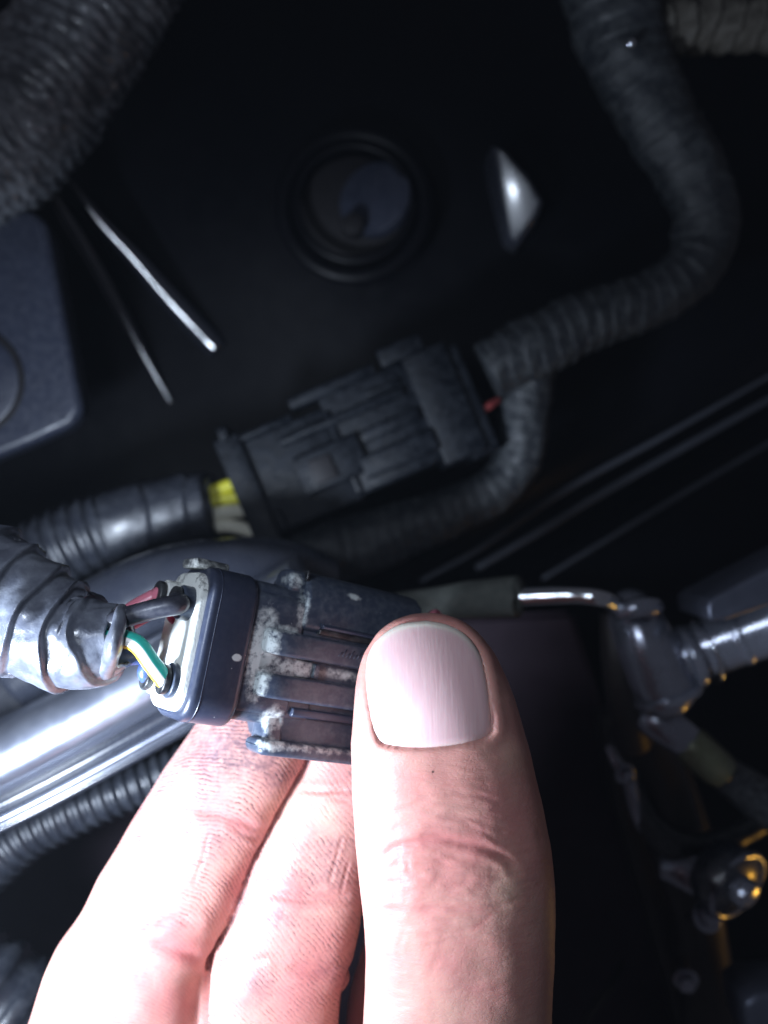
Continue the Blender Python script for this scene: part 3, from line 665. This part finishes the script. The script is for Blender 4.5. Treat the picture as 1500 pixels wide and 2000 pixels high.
FB = [(1330, 690, 730, -2.9, .10), (1340, 665, 755, -2.9, .35), (1360, 640, 775, -2.88, .5), (1400, 618, 790, -2.85, .62), (1460, 602, 790, -2.75, .68), (1495, 597, 780, -2.68, .70), (1535, 575, 768, -2.6, .72), (1580, 551, 755, -2.5, .74), (1640, 521, 742, -2.4, .76), (1700, 491, 732, -2.3, .78),
      (1770, 463, 718, -2.2, .80), (1800, 452, 710, -2.17, .80), (1875, 415, 694, -2.1, .80), (1940, 405, 676, -2.07, .80), (2000, 401, 667, -2.05, .80), (2150, 384, 655, -2.05, .82), (2350, 345, 640, -2.2, .95), (2600, 300, 640, -2.4, 1.05)]
FC = [(1560, 790, 830, -3.6, .1), (1570, 760, 860, -3.6, .4), (1610, 735, 890, -3.55, .6), (1700, 722, 905, -3.4, .68), (1800, 712, 905, -3.2, .70), (1875, 698, 900, -3.0, .72), (1940, 680, 892, -2.9, .72), (2000, 671, 885, -2.85, .74), (2150, 660, 870, -2.8, .78), (2350, 645, 870, -2.8, .9), (2600, 640, 880, -2.8, 1.05)]
FD = [(1800, 930, 960, -4.4, .1), (1810, 905, 985, -4.4, .4), (1850, 890, 1010, -4.3, .55), (1950, 880, 1020, -4.1, .6), (2100, 870, 1020, -3.8, .62), (2350, 880, 1030, -3.4, .75), (2600, 890, 1060, -3.2, .9)]
def solid(rows, step=10, seg=56, p=2.15):
    ys = np.unique(np.r_[np.arange(rows[0][0], rows[-1][0], step), [r[0] for r in rows]]); v = []; f = []
    for y in ys:
        xl, xr, zc, ht = lerp_rows(rows, y); c = P((xl + xr) / 2, y, zc); hw = R((xr - xl) / 2, zc)
        # silhouette of a round solid seen in perspective is slightly wider than its mid-section
        hw *= 1 - .5 * (ht / (CZ - zc)) ** 2
        for k in range(seg):
            a = 2 * math.pi * k / seg; ca, sa = math.cos(a), math.sin(a)
            e = 2 / p
            v.append((c.x + hw * math.copysign(abs(ca) ** e, ca), c.y, c.z + ht * math.copysign(abs(sa) ** e, sa)))
    n = len(ys)
    for i in range(n - 1):
        for k in range(seg):
            a = i * seg + k; b = i * seg + (k + 1) % seg; f.append((a, a + seg, b + seg, b))
    f.append(tuple(range(seg))); f.append(tuple((n - 1) * seg + k for k in range(seg))[::-1])
    return v, f
def join_parts(parts):
    v = []; f = []
    for pv, pf in parts:
        o_ = len(v); v += [tuple(x) for x in pv]; f += [tuple(i + o_ for i in q) for q in pf]
    return v, f
def blob(c, r, n=28, m=20):
    v = []; f = []
    for j in range(m + 1):
        t = math.pi * j / m
        for i in range(n):
            a = 2 * math.pi * i / n; v.append((c[0] + r[0] * math.sin(t) * math.cos(a), c[1] + r[1] * math.cos(t), c[2] + r[2] * math.sin(t) * math.sin(a)))
    for j in range(m):
        for i in range(n):
            a = j * n + i; b = j * n + (i + 1) % n; f.append((a, b, b + n, a + n))
    return v, f
parts = [solid(THUMB, p=2.25), solid([(a, b, c + 4, d, e) for a, b, c, d, e in FA], p=2.75), solid([(a, b - 4, c, d + .30, e) for a, b, c, d, e in FB], p=2.75), solid(FC), solid(FD)]
parts += [blob((-1.4, -13.2, -2.7), (3.6, 3.8, 1.55)), blob((.7, -14.2, -2.4), (3.3, 4.4, 1.7)), blob((2.0, -12.4, -1.5), (1.8, 3.2, 1.4)), blob((1.2, -12.0, -3.1), (2.6, 2.6, 1.3))]
parts += [tube_mesh([(0, -15, -2.5, 2.6), (.3, -18, -2.6, 2.3), (.6, -21, -2.8, 2.4), (.9, -25, -3, 2.7)], 30, 30)]
hv, hf = join_parts(parts)
tmp = mk('hand_tmp', hv, hf, None, None)
md = tmp.modifiers.new('r', 'REMESH'); md.mode = 'VOXEL'; md.voxel_size = .055; md.use_smooth_shade = True
dg = bpy.context.evaluated_depsgraph_get(); dg.update()
me = bpy.data.meshes.new_from_object(tmp.evaluated_get(dg)); bpy.data.objects.remove(tmp)
def laplace(co, ed, it, lam, mask=None):
    n = len(co); deg = np.bincount(ed.ravel(), minlength=n)[:, None].astype(float)
    for _ in range(it):
        s = np.zeros_like(co)
        for k in range(3):
            s[:, k] = np.bincount(ed[:, 0], co[ed[:, 1], k], n) + np.bincount(ed[:, 1], co[ed[:, 0], k], n)
        d = lam * (s / np.maximum(deg, 1) - co)
        co = co + (d if mask is None else d * mask[:, None])
    return co
def getco(me): a = np.empty(len(me.vertices) * 3); me.vertices.foreach_get('co', a); return a.reshape(-1, 3)
def geted(me): a = np.empty(len(me.edges) * 2, int); me.edges.foreach_get('vertices', a); return a.reshape(-1, 2)
co = getco(me); ed = geted(me)
for _ in range(3):                                   # smooth without shrinking
    co = laplace(co, ed, 1, .6); co = laplace(co, ed, 1, -.62)
wide = np.clip((-6.2 - co[:, 1]) / 2.0, 0, 1)        # blend the palm more
co = laplace(co, ed, 50, .6, wide)
co = laplace(co, ed, 4, .5)
me.vertices.foreach_set('co', co.ravel()); me.update()
bm = bmesh.new(); bm.from_mesh(me)
bm.normal_update()
def pxy(c): d = CZ - c[2]; return 750 + c[0] / d * FP, 1000 - c[1] / d * FP
sel = []
for f_ in bm.faces:
    c = f_.calc_center_median()
    x, y = pxy(c)
    if -30 < x < 1150 and 1150 < y < 2040 and f_.normal.z > -.25 and c.z > -3.2: sel.append(f_)
es = {e for f_ in sel for e in f_.edges}
bmesh.ops.subdivide_edges(bm, edges=list(es), cuts=1, use_grid_fill=True, smooth=0)
bm.to_mesh(me); bm.free()
co = getco(me); ed = geted(me); fine = (co[:, 1] > -8.5).astype(float)
co = laplace(co, ed, 6, .5, fine)
me.vertices.foreach_set('co', co.ravel()); me.update()
nr = np.empty(len(me.vertices) * 3); me.vertices.foreach_get('normal', nr); nr = nr.reshape(-1, 3)
d_ = CZ - co[:, 2]; X = 750 + co[:, 0] / d_ * FP; Y = 1000 - co[:, 1] / d_ * FP; Zc = co[:, 2]
def member(rows):
    r = np.array(rows); xl, xr, zc, ht = [np.interp(Y, r[:, 0], r[:, k]) for k in range(1, 5)]
    return ((X - (xl + xr) / 2) / ((xr - xl) / 2)) ** 2 + ((Zc - zc) / ht) ** 2 + np.where(Y < r[0, 0] - 25, 50, 0)
mem = np.array([member(r) for r in (THUMB, FA, [(a, b, c, d + .30, e) for a, b, c, d, e in FB], FC, FD)]); who = mem.argmin(0)
front = np.clip((nr[:, 2] + .15) / .35, 0, 1)
T_ = (who == 0) * front; A_ = (who == 1) * front; B_ = (who == 2) * front
def pdist(pts):
    best = np.full(len(X), 1e9)
    pts = catmull([(x, y, 0) for x, y in pts], max(12, len(pts) * 5))[0] if len(pts) > 2 else np.array([(x, y, 0) for x, y in pts], float)
    for (x0, y0, _), (x1, y1, _) in zip(pts[:-1], pts[1:]):
        dx, dy = x1 - x0, y1 - y0; t = np.clip(((X - x0) * dx + (Y - y0) * dy) / (dx * dx + dy * dy + 1e-9), 0, 1)
        best = np.minimum(best, np.hypot(X - x0 - t * dx, Y - y0 - t * dy))
    return best
def gz(sx, sy, seed=0, oct=2):
    o_ = np.zeros(len(X))
    idx = np.where((Y > 1150) & (Y < 2060) & (front > 0))[0]
    for i in idx:
        v_ = noise.noise(Vector((X[i] / sx, Y[i] / sy, seed)))
        if oct > 1: v_ += .5 * noise.noise(Vector((X[i] / sx * 2.1, Y[i] / sy * 2.1, seed + 9)))
        o_[i] = v_
    return o_
def zc3(pts): return [(650 + x / 2.353, 1150 + y / 2.353) for x, y in pts]
def zc4(pts): return [(x / 2, 1400 + y / 2) for x, y in pts]
disp = np.zeros(len(X)); red = np.zeros(len(X)); grime_shade = np.zeros(len(X)); pale = np.zeros(len(X))
def crease(pts, wd, dp, mask, fade=True, rd=0.0, bulge=.35):
    global disp, red
    D = pdist(pts); a = np.array(pts, float)
    k = np.ones(len(X))
    if fade:
        e0 = np.hypot(X - a[0, 0], Y - a[0, 1]); e1 = np.hypot(X - a[-1, 0], Y - a[-1, 1]); k = np.clip(np.minimum(e0, e1) / (wd * 3), .15, 1)
    gss = np.exp(-(D / wd) ** 2)
    dp = dp * (.62 if mask is TM else 1); disp -= dp * gss * k * mask; disp += dp * bulge * np.exp(-((D - wd * 2.4) / (wd * 1.3)) ** 2) * k * mask
    if rd: red += rd * np.exp(-(D / (wd * 2.2)) ** 2) * k * mask
TM = T_
crease(zc3([(215, 1240), (280, 1195), (370, 1165), (470, 1150), (600, 1165), (720, 1200), (800, 1245), (838, 1300)]), 7, .026, TM, True, .6)
crease(zc3([(215, 1470), (350, 1476), (480, 1466), (600, 1475), (740, 1460), (860, 1430)]), 4.5, .015, TM, True, .4)
crease(zc3([(188, 1190), (212, 1290), (216, 1400), (208, 1600), (198, 1760)]), 6, .013, TM, True, .0)
for pts, wd, dp in (([(400, 965), (520, 937), (650, 945), (760, 975)], 4, .014), ([(300, 1010), (450, 985), (560, 990), (700, 1010)], 3.5, .008), ([(500, 1052), (600, 1045), (720, 1085)], 4, .012),
                    ([(330, 1055), (440, 1020), (500, 1012)], 4, .010), ([(250, 945), (400, 930), (490, 932)], 3.5, .010), ([(290, 885), (420, 870), (560, 882)], 3.5, .006), ([(260, 1110), (380, 1075), (480, 1085)], 4, .009),
                    ([(345, 1230), (355, 1300), (430, 1335)], 4, .014), ([(440, 1340), (560, 1362), (640, 1330)], 4, .012), ([(460, 1230), (520, 1270), (580, 1290)], 4, .010), ([(250, 1300), (300, 1360), (380, 1400)], 4, .008),
                    ([(440, 1540), (500, 1530), (560, 1545)], 3.5, .010), ([(400, 1590), (480, 1600), (520, 1590)], 3.5, .009), ([(420, 1640), (490, 1632)], 3.5, .009), ([(340, 1560), (300, 1660), (330, 1740)], 4, .006),
                    ([(620, 1690), (570, 1760), (550, 1790)], 4, .004), ([(600, 1840), (700, 1850), (790, 1830)], 4, .006), ([(520, 1580), (480, 1700), (430, 1800)], 6, .004),
                    ([(930, 1080), (950, 1130), (960, 1200)], 5, .010), ([(600, 1080), (680, 1110), (760, 1160)], 4, .008)):
    crease(zc3(pts), wd, dp * .75, TM, True, .12)
crease(zc3([(640, 1570), (690, 1530), (742, 1488)]), 2.5, .005, TM, True, .5)
for pts, wd, dp, rd in (([(740, 360), (800, 375), (870, 388), (960, 418), (1015, 452)], 8, .020, .5), ([(560, 870), (660, 900), (740, 930), (815, 955)], 10, .024, .7), ([(590, 830), (680, 790), (760, 800)], 8, .018, .4),
                        ([(900, 430), (960, 460), (1010, 480)], 5, .014, .2)):
    crease(zc4(pts), wd, dp, A_, True, rd)
for pts, wd, dp, rd in (([(1170, 285), (1260, 292), (1370, 286)], 5, .022, .3), ([(1290, 318), (1375, 330)], 4, .012, .2), ([(1040, 688), (1200, 712), (1380, 702)], 8, .024, .4), ([(980, 955), (1050, 945), (1110, 950)], 6, .014, .1), ([(1100, 975), (1250, 1000), (1350, 985)], 9, .020, .5),
                        ([(1337, 468), (1312, 560), (1285, 655)], 2.5, .012, 0), ([(1363, 570), (1345, 630), (1330, 690)], 2.5, .010, 0)):
    crease(zc4(pts), wd, dp, B_, True, rd)
crease(zc4([(817, 455), (790, 560), (758, 655)]), 3, .008, A_)
gapAB = [(610, 1440), (597, 1495), (573, 1540), (549, 1582), (518, 1640), (488, 1700), (450, 1800), (411, 1875), (401, 1940), (398, 2010), (390, 2080)]
gapBC = [(712, 1770), (709, 1815), (694, 1875), (676, 1925), (668, 2000), (660, 2080)]
for gp in (gapAB, gapBC):
    D = pdist(gp); mk_ = ((who == 1) | (who == 2) | (who == 3)) * np.clip((nr[:, 2] + .4) / .3, 0, 1)
    disp -= mk_ * ((.07 + .07 * (Y > 1870)) * np.exp(-(D / 4.0) ** 2)); grime_shade += mk_ * .5 * np.exp(-(D / 4) ** 2); red += mk_ * .3 * np.exp(-(D / 16) ** 2)  # shade between the fingers is coloured into the skin along the gap
# fine folds running across thumb knuckle and soft lumps
g1 = gz(46, 9, 3); g2 = gz(60, 60, 7, 1)
kn = np.exp(-((Y - 1690) / 130) ** 2) * np.exp(-((X - 850) / 130) ** 2)
disp += TM * (g1 * .012 * (.25 + kn) + g2 * .012)
disp += (A_ + B_) * g2 * .014
# redness, pallor and grime as flat colour areas of the skin
def area(x, y, rx, ry, amt, ang=0):
    c, s = math.cos(ang), math.sin(ang); u = ((X - x) * c + (Y - y) * s) / rx; v_ = (-(X - x) * s + (Y - y) * c) / ry; return amt * np.exp(-(u * u + v_ * v_))
red += TM * (area(860, 1690, 120, 60, .55) + area(900, 1520, 120, 50, .4) + area(870, 1850, 130, 70, .35) + area(820, 1215, 80, 20, .6) + area(1040, 1500, 30, 150, .3))
red *= 1 - .25 * (who != 0)
red += A_ * (area(450, 1600, 70, 22, .5, .3) + area(345, 1845, 60, 40, .9, .4) + area(320, 1960, 60, 50, .7) + area(300, 1560, 30, 60, .4, .5) + area(540, 1520, 50, 40, .4) + area(270, 1640, 30, 40, .5) + area(480, 1680, 20, 120, .35, .5))
red += B_ * (area(640, 1560, 60, 40, .45) + area(620, 1880, 90, 90, .7) + area(560, 1740, 60, 50, .5) + area(480, 1850, 20, 60, .2) + area(600, 2000, 60, 60, .5))
red += (who >= 3) * .6
pale += TM * (area(990, 1740, 30, 60, .5) + area(1000, 1480, 25, 40, .4)) + B_ * (area(560, 1630, 25, 80, .9, .35) + area(640, 1590, 25, 40, .5)) + A_ * (area(330, 1590, 50, 60, .3) + area(310, 1680, 50, 60, .3))
grime_shade += (A_ + B_) * .12 * np.clip(1 + 2 * g2, 0, 2) + A_ * (area(445, 1455, 80, 42, 1.3, -.2) + area(500, 1490, 70, 40, .55) + area(545, 1530, 25, 30, .3) + area(275, 1640, 25, 45, .4) + area(165, 1850, 22, 26, .5) + area(350, 1560, 90, 60, .25) + area(430, 1650, 80, 70, .22)) + B_ * (area(535, 1790, 30, 22, .7) + area(640, 1700, 60, 90, .45, .3) + area(500, 1920, 30, 25, .5) + area(640, 1900, 50, 60, .3)) + TM * (area(700, 1500, 8, 12, .25) + area(732, 1410, 10, 18, .2) + area(960, 1420, 12, 40, .3) + area(820, 1205, 70, 10, .35) + area(700, 1330, 8, 30, .3))
# fingerprint ridge field
cxA = np.interp(Y, [r[0] for r in FA], [(r[1] + r[2]) / 2 for r in FA]); rA = X - cxA
fA = ((Y - 1400) - .10 * rA - np.where(rA > 20, .0042 * (rA - 20) ** 2, 0) - np.where(rA < -60, .004 * (rA + 60) ** 2, 0)) / 8.2
cxB = np.interp(Y, [r[0] for r in FB], [(r[1] + r[2]) / 2 for r in FB]); rB = X - cxB
fB = ((Y - 1400) - .85 * rB) / 1.3 / 8.0
ridge = np.where(who == 2, fB, fA)
ra = A_ * np.clip(1.1 - np.clip((Y - 1740) / 160, 0, .85), 0, 1) + B_ * .75
ra = ra * np.clip(.72 + .9 * gz(42, 42, 31, 2), .12, 1.1)
disp += np.where(ra > 0, .0018 * np.cos(2 * np.pi * ridge), 0) * 0
# nail bed --------------------------------------------------------
NAIL = zc3([(430, 148), (520, 165), (600, 205), (655, 265), (688, 330), (712, 430), (728, 540), (738, 640), (722, 680), (670, 703), (560, 722), (400, 736), (260, 728), (205, 700), (178, 620), (160, 500), (152, 400), (165, 300), (215, 225), (310, 165)])
npoly = catmull([(x, y, 0) for x, y in NAIL + NAIL[:1]], 90)[0][:-1, :2]
def inside(xs, ys):
    r = np.zeros(len(xs), bool); x0, y0 = npoly[:, 0], npoly[:, 1]; x1, y1 = np.roll(x0, -1), np.roll(y0, -1)
    for a, b, c, d in zip(x0, y0, x1, y1):
        k = ((b > ys) != (d > ys)); r ^= k & (xs < (c - a) * (ys - b) / (d - b + 1e-9) + a)
    return r
ins = inside(X, Y) & (who == 0) & (nr[:, 2] > 0)
edge = pdist([tuple(p) for p in npoly] + [tuple(npoly[0])]); sd = np.where(ins, -edge, edge)
# quadratic fit of the thumb surface under the nail
xw, yw, zw = co[ins, 0], co[ins, 1], co[ins, 2]
Amat = np.column_stack([np.ones_like(xw), xw, yw, xw * xw, yw * yw, xw * yw, xw ** 4])
xm, ym = xw.mean(), yw.mean()
def basis(x, y):
    x = np.asarray(x) - xm; y = np.asarray(y) - ym; return np.column_stack([np.ones_like(x), x, y, x * x, y * y, x * y, x ** 4])
cf, *_ = np.linalg.lstsq(basis(xw, yw), zw, rcond=None)
nz_fit = lambda x, y: basis(x, y) @ cf
tf = TM > .2
lowy = np.clip((Y - 1400) / 60, 0, 1)                # folds are fuller at the cuticle and the right side
side = np.clip((X - 800) / 100, 0, 1)
fold = (.010 + .014 * side * (1 - .5 * lowy)) * np.exp(-((sd - 12) / 12) ** 2)
disp += np.where(tf & ~ins & (sd < 60), fold, 0)
disp -= np.where(tf, .025 * (1 - .6 * lowy) * np.exp(-(sd / 4) ** 2), 0)
disp[ins] *= .0
co2 = co + nr * disp[:, None]
zz = nz_fit(co[ins, 0], co[ins, 1]); k = np.clip(-sd[ins] / 8, 0, 1)
co2[ins, 2] = co[ins, 2] * (1 - k) + (zz - .05) * k - .03
me.vertices.foreach_set('co', co2.ravel())
def addattr(me, n, a): at = me.attributes.new(n, 'FLOAT', 'POINT'); at.data.foreach_set('value', np.asarray(a, np.float32))
addattr(me, 'ridge', ridge); addattr(me, 'ridgeamt', ra); addattr(me, 'red', np.clip(red, 0, 1.2)); addattr(me, 'grime_shade', np.clip(grime_shade, 0, 1)); addattr(me, 'pale', np.clip(pale, 0, 1)); addattr(me, 'isthumb', TM)
me.polygons.foreach_set('use_smooth', [True] * len(me.polygons)); me.update(); me.name = 'hand'
hand = bpy.data.objects.new('hand', me); COL.objects.link(hand)
tag(hand, 'bare grimy hand pinching the black connector between thumb and fingers', 'hand')

def skin():
    t = NT('skin'); t.set(Specular_IOR_Level=.42, Subsurface_Weight=.35, Subsurface_Scale=.11, Subsurface_Radius=(1, .32, .18))
    t.b.subsurface_method = 'RANDOM_WALK'
    red_, pal, gr_, ra_, rg, th = [t.attr(k) for k in ('red', 'pale', 'grime_shade', 'ridgeamt', 'ridge', 'isthumb')]
    n1 = t.noise(1.6, 5, .6); n2 = t.noise(9, 5, .65); n3 = t.noise(30, 3, .6)
    c = t.mix(t.ramp(n1, .35, .68), (.60, .325, .265, 1), (.56, .25, .220, 1))
    c = t.mix(t.math('MULTIPLY', t.math('ADD', red_, t.math('MULTIPLY', t.math('SUBTRACT', n2, .5), .6)), .75, True), c, (.52, .17, .16, 1))
    c = t.mix(t.math('MULTIPLY', pal, .7), c, (.74, .55, .40, 1))
    # ridges: soft sine with noise warp
    ph = t.math('ADD', rg, t.math('MULTIPLY', t.noise(2.6, 3, .6), 2.2))
    ph = t.math('ADD', ph, t.math('MULTIPLY', t.noise(11, 2), .7))
    sn = t.math('COSINE', t.math('MULTIPLY', ph, 2 * math.pi)); sn = t.math('MULTIPLY', t.math('ADD', sn, 1), .5)
    line = t.math('POWER', sn, 4.5)
    brk = t.ramp(n3, .38, .56); brk2 = t.ramp(t.noise(5, 3), .30, .58)
    gl = t.math('MULTIPLY', t.math('MULTIPLY', line, brk), t.math('MULTIPLY', brk2, ra_))
    dirt = t.math('MULTIPLY', gl, t.math('ADD', t.math('MULTIPLY', gr_, 1.4), .75), True)
    c = t.mix(dirt, c, (.06, .032, .038, 1))
    c = t.mix(t.math('MULTIPLY', gr_, t.math('MULTIPLY', t.ramp(n2, .25, .62), .88), True), c, (.12, .065, .085, 1))
    vo = t.n('ShaderNodeTexVoronoi'); vo.inputs['Scale'].default_value = 2.4; t.l(t.tc.outputs['Object'], vo.inputs['Vector'])
    c = t.mix(t.math('MULTIPLY', t.ramp(vo.outputs['Distance'], .025, .04, (1, 1, 1, 1), (0, 0, 0, 1)), t.ramp(t.noise(.9, 1), .60, .64)), c, (.12, .07, .06, 1))
    t.l(c, t.b.inputs['Base Color'])
    t.l(t.math('ADD', t.math('MULTIPLY', n2, .22), .33), t.b.inputs['Roughness'])
    fine = t.n('ShaderNodeTexVoronoi', feature='DISTANCE_TO_EDGE'); fine.inputs['Scale'].default_value = 15
    mp = t.n('ShaderNodeMapping'); mp.inputs['Scale'].default_value = (.8, 1.7, 1); t.l(t.tc.outputs['Object'], mp.inputs[0]); t.l(mp.outputs[0], fine.inputs['Vector'])
    fv = t.math('MULTIPLY', t.ramp(fine.outputs['Distance'], 0, .09), t.math('MULTIPLY', th, .10))
    wr = t.math('MULTIPLY', t.noise(5.5, 5, .7, stretch=(.7, 3.2, 1)), t.math('MULTIPLY', th, .7))
    h = t.math('ADD', t.math('MULTIPLY', n2, .5), t.math('MULTIPLY', n3, .22)); h = t.math('ADD', t.math('ADD', h, fv), wr)
    h = t.math('SUBTRACT', h, t.math('MULTIPLY', t.math('MULTIPLY', sn, ra_), .28))
    t.bump(h, .38, .022)
    return t.m
me.materials.clear(); me.materials.append(skin())

# nail plate, child of the hand
def nail_mat():
    t = NT('nail'); t.set(Specular_IOR_Level=.65, Subsurface_Weight=.25, Subsurface_Scale=.08, Subsurface_Radius=(1, .4, .3), Coat_Weight=1.0, Coat_Roughness=.30)
    e = t.attr('rim'); tip = t.attr('tip')
    st = t.noise(5, 4, .6, stretch=(6, .25, 1)); n = t.noise(3, 4)
    c = t.mix(t.ramp(st, .3, .7), (.76, .48, .49, 1), (.83, .57, .56, 1)); c = t.mix(t.math('MULTIPLY', n, .4), c, (.80, .48, .52, 1))
    c = t.mix(e, c, (.70, .62, .52, 1)); c = t.mix(tip, c, (.78, .70, .60, 1)); t.l(c, t.b.inputs['Base Color'])
    t.l(t.math('ADD', t.math('MULTIPLY', n, .12), .36), t.b.inputs['Roughness']); t.bump(st, .2, .01); return t.m
def nail():
    cx, cy = npoly.mean(0); rings = 16; n = len(npoly); v = []; f = []; rim = []; tip = []
    def wp(x, y, dz):
        z = .4
        for _ in range(6): p = P(x, y, z); z = float(nz_fit([p.x], [p.y])[0]) + dz
        return P(x, y, z)
    v.append(wp(cx, cy, 0)); rim.append(0); tip.append(0)
    for r in range(1, rings + 1):
        t = r / rings; tt = t ** .8
        for (x, y) in npoly:
            X_ = cx + (x - cx) * tt; Y_ = cy + (y - cy) * tt
            up = max(0, min(1, (1300 - Y_) / 90))
            dz = 0 if t < .9 else -(t - .9) / .1 * (.035 - .045 * up)
            v.append(wp(X_, Y_, dz)); rim.append(max(0, (t - .9) / .1) * .6); tip.append(up * max(0, min(1, (t - .86) / .06)))
    for i in range(n): f.append((0, 1 + (i + 1) % n, 1 + i))
    for r in range(rings - 1):
        for i in range(n):
            a = 1 + r * n + i; b = 1 + r * n + (i + 1) % n; f.append((a, b, b + n, a + n))
    nv = len(v); v += [p - Vector((0, 0, .045)) for p in v[:]]
    f2 = [q[::-1] for q in f]; f += [tuple(i + nv for i in q) for q in f2]
    l0 = 1 + (rings - 1) * n
    for i in range(n): a = l0 + i; b = l0 + (i + 1) % n; f.append((b, a, a + nv, b + nv))
    o = mk('thumbnail', v, f, nail_mat(), hand); addattr(o.data, 'rim', rim * 2); addattr(o.data, 'tip', tip * 2)
    bm = bmesh.new(); bm.from_mesh(o.data); bmesh.ops.recalc_face_normals(bm, faces=bm.faces); bm.to_mesh(o.data); bm.free()
    return o
nail()
